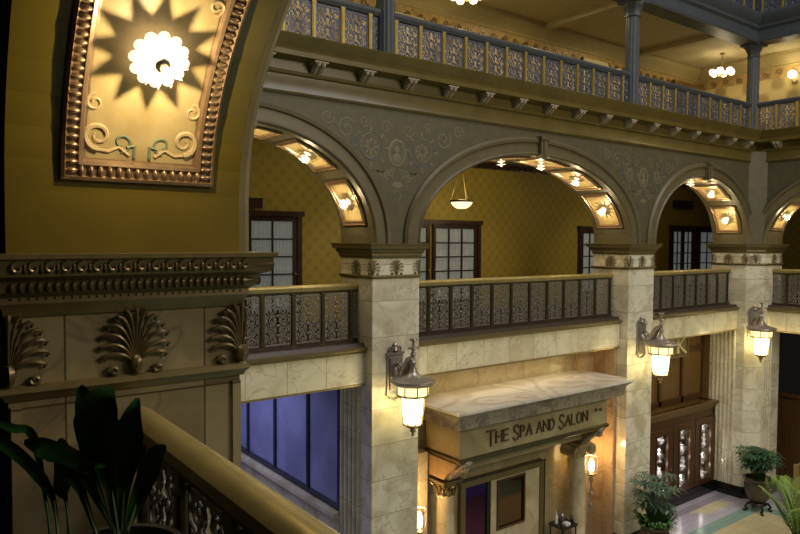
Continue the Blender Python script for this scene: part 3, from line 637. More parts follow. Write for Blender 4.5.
# ------------------------------------------------------------------ balustrades
def scroll_panel(w, h, n=4, fine=False):
    b = MB(); k = 6 if fine else 4; r0 = .0075 if fine else .0072
    T = lambda pts, r=r0: b.tube([(x, 0, z) for x, z in pts], r, k)
    fw_ = w/2-.012
    for z in (0.01, h-.01): b.box(-w/2, w/2, -.008, .008, z-.01, z+.01)
    for x in (-fw_, fw_): b.box(x-.006, x+.006, -.008, .008, 0, h)
    rows = 5; dz = h/rows
    for i in range(rows):
        zc = dz*(i+.5)
        for sg in (-1, 1):
            up_ = 1 if i % 2 else -1
            T(spiral(sg*w*.235, zc, w*.17, 1.8, PI/2*up_+i*.9*sg, sg*up_, 20, .1), [r0*(1.3-.5*j/20) for j in range(21)])
            T(spiral(sg*w*.10, zc+dz*.42, w*.085, 1.2, 0, -sg, 10, .2))
            T(spiral(sg*w*.40, zc+dz*.42, w*.075, 1.2, PI, sg, 10, .2))
            T(spiral(sg*w*.25, zc+dz*.5, w*.06, 1.0, PI/2, sg, 8, .3))
            b.ell((sg*w*.235, 0, zc), (w*.03, .010, w*.03), 6, 4)
            b.ell((sg*w*.42, 0, zc), (w*.035, .008, w*.07), 5, 4); b.ell((sg*w*.07, 0, zc), (w*.03, .008, w*.08), 5, 4)
            T([(sg*w*.02, zc-dz*.45), (sg*w*.12, zc-dz*.3), (sg*w*.05, zc-dz*.05), (sg*w*.14, zc+dz*.2), (sg*w*.03, zc+dz*.45)])
        b.ell((0, 0, zc+dz*.5-.0), (w*.035, .012, w*.06), 6, 4)
        for sg in (-1, 1):
            T([(sg*w*(.16+.30*q/6), zc-dz*.5+dz*q/6+.25*dz*math.sin(q*1.7+i)) for q in range(7)]); T([(sg*w*(.03+.2*q/5), zc+dz*(.5-.9*q/5)) for q in range(6)])
            for q in range(3): b.ell((sg*w*(.14+.13*q), 0, zc+dz*(.48-.2*((q+i)%2))), (w*.028, .01, w*.045), 5, 4)
    return b
def handrail_mesh(L, w=.11):
    b = MB(); pr = [(-w/2+.012, .0), (-w/2-.002, .02), (-w/2-.006, .06), (-w/2+.010, .082), (-w*.2, .096), (0, .10), (w*.2, .096), (w/2-.010, .082), (w/2+.006, .06), (w/2+.002, .02), (w/2-.012, 0)]
    b.prism(pr, lambda y, z, x: (x, y, z), 0, L); return b
PANEL = {}
def balustrade(p0, rz, L, first, pitch, mats, label, h=.96, base=0, fine=False, hr=.10, endp=True, group=None):
    """runs along local +x from p0; base z = top of base rail"""
    rail_m, post_m, pan_m = mats
    t = thing('balustrade', p0, label, 'balustrade', group); t.rotation_euler = (0, 0, rz)
    def put(name, me, x, z=0):
        o = bpy.data.objects.new(name, me); C.objects.link(o); o.parent = t; o.location = (x, 0, z); return o
    put('handrail', handrail_mesh(L).mesh('handrail', M[rail_m]), 0, h-.10); put('underrail', MB().prism([(-.04, 0), (-.036, -.02), (-.02, -.035), (.02, -.035), (.036, -.02), (.04, 0)], lambda y, z, x: (x, y, z), 0, L).mesh('underrail', M['rail_dark'] if pan_m != 'iron_blue' else M['blue_paint']), 0, h-.10)
    bt = MB().box(0, L, -.035, .035, 0, .05).box(0, L, -.02, .02, h-hr-.035, h-hr); put('bottom_rail', bt.mesh('bottom_rail', M['rail_dark'] if pan_m != 'iron_blue' else M['blue_paint'], False), 0)
    ph = h-hr-.11
    key = (post_m, round(h, 2))
    if key not in PANEL:
        b = MB().box(-.03, .03, -.03, .03, .0, h-hr); b.box(-.036, .036, -.036, .036, .0, .1); b.box(-.036, .036, -.036, .036, h-hr-.06, h-hr-.02)
        for s in (-1, 1): b.box(-.015, .015, s*.034-.004, s*.034+.004, .14, h-hr-.1)
        PANEL[key] = b.mesh('post', M[post_m], False)
    pw = pitch-.075; kk = (pan_m, round(pw, 2), round(ph, 2), fine)
    if kk not in PANEL: PANEL[kk] = scroll_panel(pw, ph, fine=fine).mesh('scroll_panel', M[pan_m])
    x = first
    xs = []
    while x < L-.03: xs.append(x); x += pitch
    for x in xs: put('post', PANEL[key], x)
    al = [xs[0]-pitch]+xs
    for a in al:
        c = a+pitch/2; lo, hi = max(a+.0375, 0), min(a+pitch-.0375, L)
        if hi-lo < .08: continue
        o = put('scroll_panel', PANEL[kk], (lo+hi)/2, .055)
        if hi-lo < pw-.01: o.scale = ((hi-lo)/pw, 1, 1)
    return t
Lm = ('brass_rail', 'bronze_post', 'iron'); Um = ('blue_paint', 'gold_post', 'iron_blue'); Yb = D+.45
balustrade((1.86, Yb, -1.64), 0, A1-1.86, 4.33-1.86-4*.51, .51, Lm, 'brass topped scrollwork balustrade under the left arch', .94)
balustrade((A1+TH, Yb, -1.64), 0, A2-A1-TH, 7.46-A1-TH, .51, Lm, 'brass topped scrollwork balustrade above the spa portal, under the wide arch', .94)
balustrade((A2+TH, Yb, -1.64), 0, 17.66-A2-TH, .47, .51, Lm, 'brass topped scrollwork balustrade above the display case', .94)
balustrade((XR+.45, 8.37, -1.64), -PI/2, 4.55, .35, .51, Lm, 'brass topped scrollwork balustrade on the right wall past the corner pier', .94)
balustrade((.82, 2.9, -1.64), -PI/2, 5.8, .10, .45, ('brass_rail', 'mould', 'iron'), 'near balustrade with heavy brass handrail running down to the lower left foreground', .94, fine=True)
Yu = 9.03
balustrade((1.6, Yu, 2.70), 0, 18.45-1.6, 5.12-1.6-6*.507, .507, Um, 'slate blue railed gilded balustrade of the upper gallery, above the cornice', .97)
balustrade((18.45, Yu, 2.70), -PI/2, 10, .13, .5, Um, 'slate blue railed gilded balustrade of the upper gallery, right of the corner column', .97)
balustrade((8.0, Yu, 5.93), 0, 10.45, .2, .507, Um, 'topmost scrollwork balustrade at the upper right edge, above the blue beam', .97)
balustrade((18.45, Yu, 5.93), -PI/2, 8, .2, .507, Um, 'topmost scrollwork balustrade at the right edge, turning from the beam corner', .97)
struct(MB().box(1.6, 18.4, 8.96, 9.1, 2.66, 2.70).box(18.38, 18.52, -1, 9.1, 2.66, 2.70).build('trim_12', 'blue_paint', smooth=False))

# ------------------------------------------------------------------ upper columns and beam
def column_up(x, y, label):
    t = thing('upper_column', (x, y, 2.70), label, 'column', 'slate blue columns of the upper gallery'); c = (x, y, 0)
    wob = lambda a, z: 1-.06*abs(math.sin(a*8))
    MB().lathe([(.18, 2.70), (.18, 2.78), (.19, 2.80), (.165, 2.84), (.17, 2.88), (.15, 2.92)], c, 32).build('base', 'blue_paint', t)
    MB().lathe([(.152, 2.92), (.152, 3.6), (.148, 4.7), (.142, 4.86)], c, 64, wob=wob).build('shaft', 'blue_paint', t)
    MB().lathe([(.142, 4.86), (.165, 4.87), (.165, 4.90), (.145, 4.92), (.15, 4.98), (.20, 5.05), (.18, 5.06), (.23, 5.13), (.23, 5.16)], c, 24, wob=lambda a, z: 1+.07*math.cos(a*8)).box(x-.24, x+.24, y-.24, y+.24, 5.15, 5.19).build('capital', 'blue_paint', t)
column_up(6.44, Yu, 'slate blue fluted column of the upper gallery above the left pier')
column_up(13.07, Yu, 'slate blue fluted column of the upper gallery above the middle pier')
column_up(18.45, Yu, 'slate blue fluted column at the corner of the upper gallery')
BP = [(-.22, 5.19), (.20, 5.19), (.22, 5.24), (.18, 5.26), (.18, 5.5), (.24, 5.55), (.24, 5.62), (.34, 5.74), (.35, 5.86), (.3, 5.92), (-.22, 5.92)]
struct(MB().sweep2d([(-.5, Yu), (18.45, Yu), (18.45, -5)], BP, False, 1).build('trim_13', 'blue_paint'))

# ------------------------------------------------------------------ mezzanine doors
def french_door(name, x0, x1, ztop, leaves, cols=2, y=12.2, dark='wood_dark', cols_list=None):
    o = struct(MB().box(x0-.0, x0+.10, y-.09, y+.02, MZ, ztop).box(x1-.10, x1, y-.09, y+.02, MZ, ztop).box(x0-.04, x1+.04, y-.12, y+.02, ztop-.10, ztop).build(name, dark, smooth=False))
    n = len(leaves)
    for (a, b_) in leaves:
        lf = MB(); lf.box(a, a+.08, y-.06, y-.02, MZ, ztop-.10); lf.box(b_-.08, b_, y-.06, y-.02, MZ, ztop-.10); lf.box(a+.08, b_-.08, y-.06, y-.02, ztop-.2, ztop-.10); lf.box(a+.08, b_-.08, y-.06, y-.02, MZ, MZ+.3)
        c = 2 if cols == 2 else cols
        for i in range(1, c): x = a+.08+(b_-a-.16)*i/c; lf.box(x-.017, x+.017, y-.055, y-.025, MZ+.3, ztop-.2)
        for i in range(1, 5): z = MZ+.3+(ztop-.5-MZ)*i/5; lf.box(a+.08, b_-.08, y-.052, y-.028, z-.015, z+.015)
        leaf = lf.build('door_leaf', dark, o, smooth=False)
        MB().box(a+.08, b_-.08, y-.036, y-.032, MZ+.3, ztop-.2).build('pane', 'pane', leaf, smooth=False)
        cu_ = MB(); vs = []; m = 60
        for i in range(m+1):
            x = a+.08+(b_-a-.16)*i/m; yy = y-.014+.010*math.sin(i*1.3)+.003*math.sin(i*3.1); vs += [(x, yy, MZ+.3), (x, yy, ztop-.2)]
        cu_.add(vs, [(2*i, 2*i+2, 2*i+3, 2*i+1) for i in range(m)]); cu_.build('curtain', 'curtain', leaf)
        MB().lathe([(.0, -.1), (.02, -.095), (.025, -.08), (.01, -.07), (.01, -.06)], ((b_ if a < (x0+x1)/2 else a+.08)-.04, y, -.7), 10, 'y').build('door_handle', 'brass', leaf)
    return o
french_door('door_1', 5.36, 6.62, .54, [(5.46, 6.52)], 2)
french_door('door_2', 8.55, 11.54, .46, [(8.65, 9.95), (10.05, 11.44)], 3)
french_door('door_3', 15.30, 17.0, .40, [(15.4, 16.15), (16.15, 16.9)], 2)
french_door('door_4', 19.8, 21.25, .50, [(19.9, 20.52), (20.52, 21.15)], 2)
french_door('door_5', 21.4, 22.6, .50, [(21.5, 22.5)], 2)
# upper doors
def upper_door(name, x0, x1, z1, pm='curtain'):
    o = struct(MB().box(x0, x0+.1, 12.12, 12.2, 2.66, z1).box(x1-.1, x1, 12.12, 12.2, 2.66, z1).box(x0, x1, 12.1, 12.2, z1-.1, z1).build(name, 'ceiling', smooth=False))
    MB().box(x0+.1, x1-.1, 12.16, 12.19, 2.66, z1-.1).build('door_leaf', pm, o, smooth=False)
upper_door('door_6', 15.3, 16.4, 5.02, mat('green_door', (.25, .26, .08), .4)); upper_door('door_7', 8.4, 9.7, 4.95, 'ceiling')
o = struct(MB().box(19.75, 19.87, 12.1, 12.2, 2.66, 5.0).box(20.95, 21.07, 12.1, 12.2, 2.66, 5.0).box(19.7, 21.1, 12.06, 12.2, 4.9, 5.04).build('door_8', 'wood_mid', smooth=False))
MB().box(19.87, 20.95, 12.15, 12.19, 2.66, 4.9).build('door_leaf', 'wood_case', o, smooth=False)
# little dark boxes over the doors
tag(MB().box(5.40, 5.72, 12.02, 12.19, .58, .76).box(5.38, 5.74, 12.0, 12.2, .75, .77).build('speaker_box', 'wood_dark', smooth=False), 'small dark box above the left french door', 'speaker')
tag(MB().box(19.95, 20.97, 12.08, 12.19, 1.06, 1.30).box(19.98, 20.94, 12.06, 12.08, 1.09, 1.27).build('wall_plaque', 'wood_dark', smooth=False), 'dark oblong plaque high above the far doors of the corner arch', 'plaque')
tag(MB().box(16.2, 16.75, 12.0, 12.19, .55, .78).lathe([(.10, .4), (.16, .45), (.1, .5)], (16.5, 12.08, 0), 12).build('wall_plaque', 'wood_dark'), 'dark bracketed box over the door beside the middle pier', 'plaque')

# ------------------------------------------------------------------ hanging lamps, chandeliers, wall sconce
t = thing('pendant_lamp', (9.80, 10.9, 2.30), 'hanging alabaster bowl lamp on chains seen through the wide arch', 'light'); c = (9.8, 10.9, 0)
MB().lathe([(.02, .66), (.10, .67), (.17, .71), (.22, .77), (.235, .83), (.22, .835), (.15, .74), (.02, .70)], c, 28).build('bowl', 'bowl', t)
MB().lathe([(.238, .80), (.25, .815), (.25, .84), (.236, .85)], c, 28).build('rim', 'bronze_post', t)
ch = MB()
for k in range(3): a = 2*PI*k/3+.4; ch.tube([(9.8+.235*math.cos(a), 10.9+.235*math.sin(a), .84), (9.8+.03*math.cos(a), 10.9+.03*math.sin(a), 1.55)], .008, 5)
ch.tube([(9.8, 10.9, 1.55), (9.8, 10.9, 2.30)], .012, 6); ch.build('chain', 'brass', t)
MB().lathe([(.03, 2.20), (.07, 2.24), (.09, 2.30)], c, 16).build('canopy', 'brass', t)
light('POINT', (9.8, 10.9, .95), 16, (1, .8, .42), .12, name='pendant_bulb')
def chandelier(x, y, z, label, zc):
    t = thing('chandelier', (x, y, zc), label, 'chandelier', 'globe chandeliers of the upper gallery'); c = (x, y, 0)
    MB().lathe([(.02, z-.12), (.04, z-.08), (.06, z-.02), (.03, z+.05), (.015, z+.1), (.03, z+.3), (.012, z+.34), (.012, zc-.06), (.06, zc-.05), (.08, zc)], c, 16).build('stem', 'brass', t)
    for k in range(6):
        a = 2*PI*k/6+.3; X, Y = x+.27*math.cos(a), y+.27*math.sin(a)
        MB().tube([(x, y, z), (x+.12*math.cos(a), y+.12*math.sin(a), z-.09), (x+.24*math.cos(a), y+.24*math.sin(a), z-.05), (X, Y, z-.0)], .012, 6).lathe([(.03, z-.02), (.05, z+.01), (.03, z+.02)], (X, Y, 0), 10).build('arm', 'brass', t)
        MB().lathe([(.03, z-.09), (.07, z-.07), (.092, z-.01), (.085, z+.04), (.06, z+.07), (.03, z+.08)], (X, Y, -.0), 14).build('globe', 'globe', t)
    light('POINT', (x, y, z-.3), 26, (1, .82, .5), .15, name='chandelier_bulb')
chandelier(19.78, 10.6, 5.0, 'six globe chandelier near the corner of the upper gallery', 5.55)
chandelier(9.62, 10.6, 5.03, 'six globe chandelier cut by the top edge of the picture', 5.55)
t = thing('wall_sconce', (21.18, 9.17, 4.75), 'single globe wall sconce on the patterned wallpaper at the upper right', 'light')
MB().lathe([(0, -.01), (.06, -.015), (.07, -.03), (.02, -.05)], (21.2, 9.17, 4.66), 14, 'x').build('backplate', 'brass', t)
MB().tube([(21.17, 9.17, 4.66), (21.1, 9.17, 4.60), (21.02, 9.17, 4.64), (21.02, 9.17, 4.74)], .014, 6).build('arm', 'brass', t)
MB().ell((21.02, 9.17, 4.85), .12, 16, 10).build('globe', 'globe', t)
light('POINT', (20.8, 9.17, 4.95), 14, (1, .82, .5), .1, name='sconce_bulb')

# ------------------------------------------------------------------ wall lanterns on the piers
def lantern(label):
    t = thing('lantern', (0, 0, 0), label, 'lantern', 'bronze wall lanterns on the onyx piers')
    # local: wall plane at y=0, lantern axis at y=-.5 ; z=0 cap rim
    b = MB().box(-.15, .15, -.035, 0, -.28, .36).box(-.11, .11, -.06, -.03, -.22, .30).box(-.17, .17, -.05, 0, .34, .38).box(-.16, .16, -.045, 0, -.30, -.26)
    for s in (-1, 1): b.tube([(x, -.03, z) for x, z in spiral(s*.07, .43, .055, 1.2, -PI/2, s, 12, .3)], .016, 6)
    b.lathe([(.01, .38), (.05, .41), (.03, .47), (.045, .50), (.01, .55)], (0, -.03, 0), 12)
    for s in (-1, 1): b.tube([(s*.13, -.03, -.28), (s*.1, -.03, -.34), (0, -.03, -.38)], .018, 6)
    b.build('backplate', 'pewter', t)
    a = MB(); a.tube([(0, -.03, .12), (0, -.10, .02), (0, -.19, .0), (0, -.27, .06), (0, -.33, .18), (0, -.40, .30), (0, -.5, .35)], [.06, .07, .075, .08, .075, .065, .05], 10)
    a.tube([(0, y, z) for y, z in spiral(-.14, .15, .09, 1.3, -PI/2, 1, 16, .2)], .022, 6)
    a.tube([(0, y, z) for y, z in spiral(-.42, .30, .05, 1.2, PI/2, 1, 12, .2)], .018, 6); a.build('arm', 'pewter', t)
    c = (0, -.5, 0)
    MB().lathe([(.26, -.065), (.30, -.06), (.335, -.035), (.35, -.01), (.345, .015), (.315, .03), (.25, .042), (.17, .06), (.11, .09), (.07, .135), (.045, .19), (.035, .25), (.05, .29), (.02, .32)], c, 32).build('cap', 'pewter', t)
    MB().lathe([(.03, .38), (.05, .41), (.03, .44), (.02, .47), (.09, .50), (.085, .52), (.02, .53), (.018, .60), (.065, .63), (.06, .65), (.01, .66)], c, 16).build('finial', 'pewter', t)
    MB().lathe([(.235, -.21), (.245, -.055)], c, 24).build('upper_glass', 'lantern_top', t)
    MB().lathe([(.03, -.70), (.11, -.69), (.135, -.66), (.155, -.52), (.175, -.24), (.22, -.215)], c, 24).build('glass', 'lantern', t)
    f = MB()
    f.lathe([(.235, -.235), (.258, -.225), (.258, -.205), (.235, -.20)], c, 24)
    for k in range(8):
        q = 2*PI*k/8+PI/8; ca, sa = math.cos(q), math.sin(q)
        f.tube([(.25*ca, -.5+.25*sa, -.05), (.25*ca, -.5+.25*sa, -.22), (.19*ca, -.5+.19*sa, -.26), (.17*ca, -.5+.17*sa, -.50), (.145*ca, -.5+.145*sa, -.67)], .010, 5)
    f.lathe([(.11, -.70), (.155, -.68), (.155, -.665), (.13, -.65)], c, 24); f.build('cage', 'brass', t)
    MB().lathe([(.01, -.86), (.03, -.84), (.015, -.81), (.05, -.78), (.03, -.75), (.09, -.72), (.12, -.70), (.1, -.69)], c, 16).build('drop_finial', 'brass', t)
    return t
la = lantern('bronze wall lantern on the pier left of the spa portal, nearest and largest'); la.location = (A1+.42, D, -2.17)
la2 = copy_tree(la, (A2+.46, D, -2.17), 0, 'bronze wall lantern on the pier between the spa portal and the display case')
la3 = copy_tree(la, (17.82, 8.53, -2.17), -PI/4, 'bronze wall lantern on the chamfered corner pier at the far right')

# ------------------------------------------------------------------ spa portal
PXa, PXb, PY = 7.73, 11.79, 8.58
t = thing('portal', (9.757, 9.1, FL), 'onyx portal with carved frieze and two columns in front of the spa entrance', 'portal')
MB().sweep2d([(PXa, 9.5), (PXa, PY), (PXb, PY), (PXb, 9.5)], [(0, -3.27), (.04, -3.26), (.05, -3.235), (.10, -3.23), (.13, -3.19), (.24, -3.17), (.25, -3.02), (.27, -2.97), (.33, -2.92), (.355, -2.90), (.36, -2.885), (0, -2.885)], False, 1).build('cornice', 'portal_dark', t)
MB().box(PXa-.37, PXb+.37, PY-.37, 9.59, -2.885, -2.84).build('top_slab', 'swirl', t, smooth=False)
fz = MB().box(PXa, PXb, PY, 9.5, -3.78, -3.20).build('frieze', 'portal', t, smooth=False)
MB().sweep2d([(PXa, 9.5), (PXa, PY), (PXb, PY), (PXb, 9.5)], [(-.02, -3.86), (.0, -3.86), (.03, -3.83), (.035, -3.78), (.0, -3.76), (-.02, -3.76)], False, 1).build('architrave_moulding', 'bronze_post', t)
MB().box(PXa+.12, PXb-.12, 9.0, 9.5, -4.15, -3.80).build('lintel', 'portal', t, smooth=False)
# carved side panel and brackets
M['carved'] = mat('carved_terracotta_onyx', (.42, .26, .12), .4, noise=.6, nscale=22, bump=.8)
for x_ in (PXa-.02, PXb-.25): MB().prism([(9.49, -3.86), (8.64, -3.86), (8.72, -3.98), (8.90, -4.10), (8.98, -4.22), (9.49, -4.22)], lambda y, z, x: (x, y, z), x_, x_+.27).build('side_block', 'carved', t, smooth=False)
for cx in (7.91, 11.62):
    b = MB(); sg = 1
    for o in (-.065, .0, .065):
        b.tube([(cx+o, 8.62, -3.86), (cx+o, 8.66, -3.95), (cx+o, 8.78, -4.02), (cx+o, 8.90, -4.12), (cx+o, 8.97, -4.20), (cx+o, 9.02, -4.26)], [.04, .05, .05, .05, .045, .03], 8)
    b.tube([(cx, y, z) for y, z in spiral(8.68, -3.92, .075, 1.4, PI, 1, 14, .2)], .07, 6)
    b.ell((cx, 8.60, -3.86), (.13, .07, .07), 10, 8)
    b.build('scroll_bracket', 'portal_dark', t)
def column_low(cx, cy, ionic):
    c = (cx, cy, 0)
    sh = MB().lathe([(.23, FL), (.23, FL+.12), (.2, FL+.16), (.22, FL+.22), (.175, FL+.28), (.172, -5.4), (.155, -4.62), (.17, -4.60), (.16, -4.56)], c, 28).build('column', 'column', t)
    k = MB()
    if ionic:
        k.lathe([(.155, -4.56), (.20, -4.47), (.20, -4.42), (.17, -4.40)], c, 20); k.box(cx-.22, cx+.22, cy-.2, cy+.2, -4.34, -4.28); k.box(cx-.2, cx+.2, cy-.16, cy+.16, -4.44, -4.34)
        for s in (-1, 1):
            k.lathe([(.05, -.2), (.125, -.19), (.10, -.05), (.10, .05), (.125, .19), (.05, .2)], (cx+s*.235, cy, -4.43), 16, 'y')
            for fy in (-.2,): k.tube([(x, cy+fy, z) for x, z in spiral(cx+s*.235, -4.43, .105, 1.8, PI/2, s, 20, .15)], .018, 6)
    else:
        k.lathe([(.155, -4.56), (.17, -4.45), (.21, -4.36), (.22, -4.33)], c, 20); k.box(cx-.23, cx+.23, cy-.22, cy+.22, -4.33, -4.28)
        for r_, z_, n_ in ((.165, -4.52, 10), (.185, -4.44, 10)):
            for i in range(n_):
                a = 2*PI*(i+.5*(z_ > -4.5))/n_; k.tube([(cx+r_*math.cos(a), cy+r_*math.sin(a), z_-.04), (cx+(r_+.01)*math.cos(a), cy+(r_+.01)*math.sin(a), z_+.05), (cx+(r_+.05)*math.cos(a), cy+(r_+.05)*math.sin(a), z_+.07), (cx+(r_+.055)*math.cos(a), cy+(r_+.055)*math.sin(a), z_+.04)], [.03, .028, .02, .008], 5)
        for a in (PI/4, 3*PI/4, 5*PI/4, 7*PI/4): k.tube([(cx+q*math.cos(a), cy+q*math.sin(a), z) for q, z in spiral(.23, -4.37, .045, 1.1, PI, 1, 10, .3)], .018, 5)
    k.build('capital', 'portal' if ionic else 'bronze_relief', sh)
column_low(7.93, 9.18, False); column_low(11.64, 9.18, True)
for x0 in (7.45, 11.9): MB().box(x0, x0+.2, 9.35, 9.59, FL, -3.8).build('pilaster', 'column', t, smooth=False)
# carved lettering, stroke built with serifs
GL = {'T': [[(0, 1), (1, 1)], [(.5, 1), (.5, 0)]], 'H': [[(0, 0), (0, 1)], [(1, 0), (1, 1)], [(0, .5), (1, .5)]], 'E': [[(0, 0), (0, 1)], [(0, 1), (.9, 1)], [(0, .5), (.7, .5)], [(0, 0), (.9, 0)]],
      'S': [[(.92, .82), (.7, 1), (.35, 1), (.1, .82), (.2, .6), (.75, .42), (.92, .2), (.65, 0), (.3, 0), (.05, .18)]], 'P': [[(0, 0), (0, 1)], [(0, 1), (.6, 1), (.85, .78), (.6, .5), (0, .5)]],
      'A': [[(0, 0), (.5, 1), (1, 0)], [(.2, .38), (.8, .38)]], 'N': [[(0, 0), (0, 1), (1, 0), (1, 1)]], 'D': [[(0, 0), (0, 1), (.5, 1), (.9, .7), (.9, .3), (.5, 0), (0, 0)]],
      'L': [[(0, 1), (0, 0), (.85, 0)]], 'O': [[(.5+.5*math.cos(q*PI/8), .5+.5*math.sin(q*PI/8)) for q in range(17)]]}
M['lettering'] = mat('lettering_dark', (.10, .065, .03), .5)
words = [('T', 1), ('H', 0), ('E', 0), (' ', 0), ('S', 1), ('P', 0), ('A', 0), (' ', 0), ('A', 0), ('N', 0), ('D', 0), (' ', 0), ('S', 1), ('A', 0), ('L', 0), ('O', 0), ('N', 0)]
adv = {'T': 1, 'H': .95, 'E': .8, 'S': .8, 'P': .8, 'A': .95, 'N': .95, 'D': .9, 'L': .8, 'O': .95}
tot = sum((.62 if g == ' ' else adv[g]*(1.25 if big else 1)+.26) for g, big in words)-.26; u = (11.14-8.36)/tot; x = 8.36
for g, big in words:
    if g == ' ': x += .62*u; continue
    w_ = adv[g]*(1.25 if big else 1)*u; h_ = .27 if big else .20; zb = -3.61-(.035 if big else 0); lt = MB()
    for st in GL[g]:
        p = [(x+a*w_, PY-.012, zb+b*h_) for a, b in st]; lt.tube(p, .0175, 6)
        for q in (st[0], st[-1]):
            if g != 'O': lt.tube([(x+q[0]*w_-.03, PY-.012, zb+q[1]*h_), (x+q[0]*w_+.03, PY-.012, zb+q[1]*h_)], .010, 5)
    x += w_+.26*u; lt.build('carved_letter', 'lettering', fz)
lt = MB()
for sx in (11.42, 11.56): lt.tube([(a, PY-.01, b) for a, b in spiral(sx, -3.44, .04, 1.2, 0, 1 if sx < 11.5 else -1, 12, .3)], .008, 5)
lt.build('carved_flourish', 'lettering', fz)
# door surround and doors inside the portal
o = struct(MB().box(8.60, 8.72, 9.50, 9.64, FL, -4.74).box(10.83, 10.95, 9.50, 9.64, FL, -4.74).box(8.60, 10.95, 9.50, 9.64, -4.74, -4.62).build('door_9', 'mould', smooth=False))
MB().box(8.57, 10.98, 9.49, 9.51, -4.62, -4.60).box(10.95, 10.97, 9.49, 9.51, FL, -4.62).build('outer_bead', 'black', o, smooth=False)
MB().box(9.33, 9.42, 9.54, 9.60, FL, -4.74).build('jamb_post', 'black', o, smooth=False)
MB().box(9.42, 9.58, 9.53, 9.62, FL, -4.74).box(10.38, 10.83, 9.53, 9.62, FL, -4.74).box(9.58, 10.38, 9.53, 9.62, FL, -5.75).box(9.58, 10.38, 9.53, 9.62, -4.80, -4.74).build('panel', 'column', o, smooth=False)
gm = MB().box(9.58, 9.62, 9.50, 9.55, -5.75, -4.80).box(10.34, 10.38, 9.50, 9.55, -5.75, -4.80).box(9.58, 10.38, 9.50, 9.55, -5.79, -5.75).box(9.58, 10.38, 9.50, 9.55, -4.82, -4.78).build('mirror_frame', 'wood_case', o, smooth=False)
MB().box(9.62, 10.34, 9.54, 9.56, -5.75, -4.82).build('mirror_glass', 'mirror', gm, smooth=False)
# ------------------------------------------------------------------ torchieres
def torchiere(x, y, label):
    t = thing('floor_lamp', (x, y, FL), label, 'lamp', 'iron torchieres by the portal'); c = (x, y, 0); zt = -4.72
    MB().lathe([(.20, FL), (.20, FL+.03), (.1, FL+.07), (.05, FL+.15), (.03, FL+.2)], c, 16).build('base', 'black', t)
    p = MB().tube([(x, y, FL+.2), (x, y, zt-.36)], .02, 8)
    for z in (zt-1.0, zt-.75, zt-.42): p.lathe([(.02, z-.07), (.05, z-.02), (.05, z+.02), (.02, z+.07)], c, 12)
    p.lathe([(.02, zt-.36), (.10, zt-.31), (.115, zt-.29), (.03, zt-.28)], c, 16); p.build('pole', 'pewter', t)
    cg = MB()
    for k in range(8): a = 2*PI*k/8; cg.tube([(x+.11*math.cos(a), y+.11*math.sin(a), zt-.30), (x+.13*math.cos(a), y+.13*math.sin(a), zt-.1), (x+.125*math.cos(a), y+.125*math.sin(a), zt+.08)], .008, 5)
    for z in (zt-.28, zt+.06): cg.tube([(x+.125*math.cos(q*PI/8), y+.125*math.sin(q*PI/8), z) for q in range(16)], .009, 5, True)
    cg.build('cage', 'pewter', t)
    MB().lathe([(.03, zt-.26), (.06, zt-.22), (.065, zt-.08), (.03, zt+.02)], c, 14).build('glass', 'torch', t)
    light('POINT', (x+.0, y, zt+.14), 18, (1, .64, .28), .06, name='torch_bulb')
torchiere(12.02, 9.12, 'black iron torchiere with glowing shade right of the ionic column')
torchiere(7.22, 9.05, 'black iron torchiere glowing at the left edge of the portal, beside the pier')
# ------------------------------------------------------------------ side table with bottles
t = thing('side_table', (11.15, 9.15, FL), 'dark side table with goods beside the spa door', 'table')
MB().box(10.93, 11.38, 8.95, 9.35, -5.95, -5.90).build('tabletop', 'black', t, smooth=False)
for sx in (10.96, 11.35):
    for sy in (8.98, 9.32): MB().tube([(sx, sy, FL), (sx, sy, -5.95)], .018, 6).build('leg', 'black', t)
for i, (x, y, h, r, m_, lb) in enumerate([(11.02, 9.22, .26, .03, 'ceramic', 'tall white bottle at the left of the side table'), (11.24, 9.25, .2, .045, 'pewter', 'round pewter jar at the back of the side table'), (11.30, 9.04, .15, .04, 'black', 'small dark bottle at the front right of the side table')]):
    tag(MB().lathe([(r, -5.90), (r, -5.90+h*.6), (r*.4, -5.90+h*.75), (r*.35, -5.90+h*.95), (r*.45, -5.90+h)], (x, y, 0), 14).build('bottle', m_), lb, 'bottle')
tag(MB().box(11.06, 11.2, 8.99, 9.10, -5.90, -5.85).box(11.08, 11.18, 9.0, 9.09, -5.85, -5.84).build('tissue_box', 'ceramic', smooth=False), 'low white box on the front of the side table', 'box')

# ------------------------------------------------------------------ blue glazed entry partition under the left arch
o = struct(MB().box(A1-.03, A1+.05, 9.62, 15.8, -4.56, -4.46).box(A1-.03, A1+.05, 9.62, 15.8, -2.2, -2.1).build('window_1', 'navy', smooth=False))
ys = [9.62, 10.69, 12.0, 13.25, 14.5, 15.75]
for y in ys: MB().box(A1-.04, A1+.04, y-.04, y+.04, -4.5, -2.15).build('mullion', 'navy', o, smooth=False)
for a, b_ in zip(ys, ys[1:]): MB().box(A1-.005, A1+.01, a+.04, b_-.04, -4.46, -2.2).build('pane', 'blueglass', o, smooth=False)
struct(MB().box(A1-.02, A1+.25, 9.62, 15.8, FL, -4.58).box(A1-.16, A1+.1, 9.62, 15.8, -4.66, -4.58).build('wall_entry_side', 'column', smooth=False))

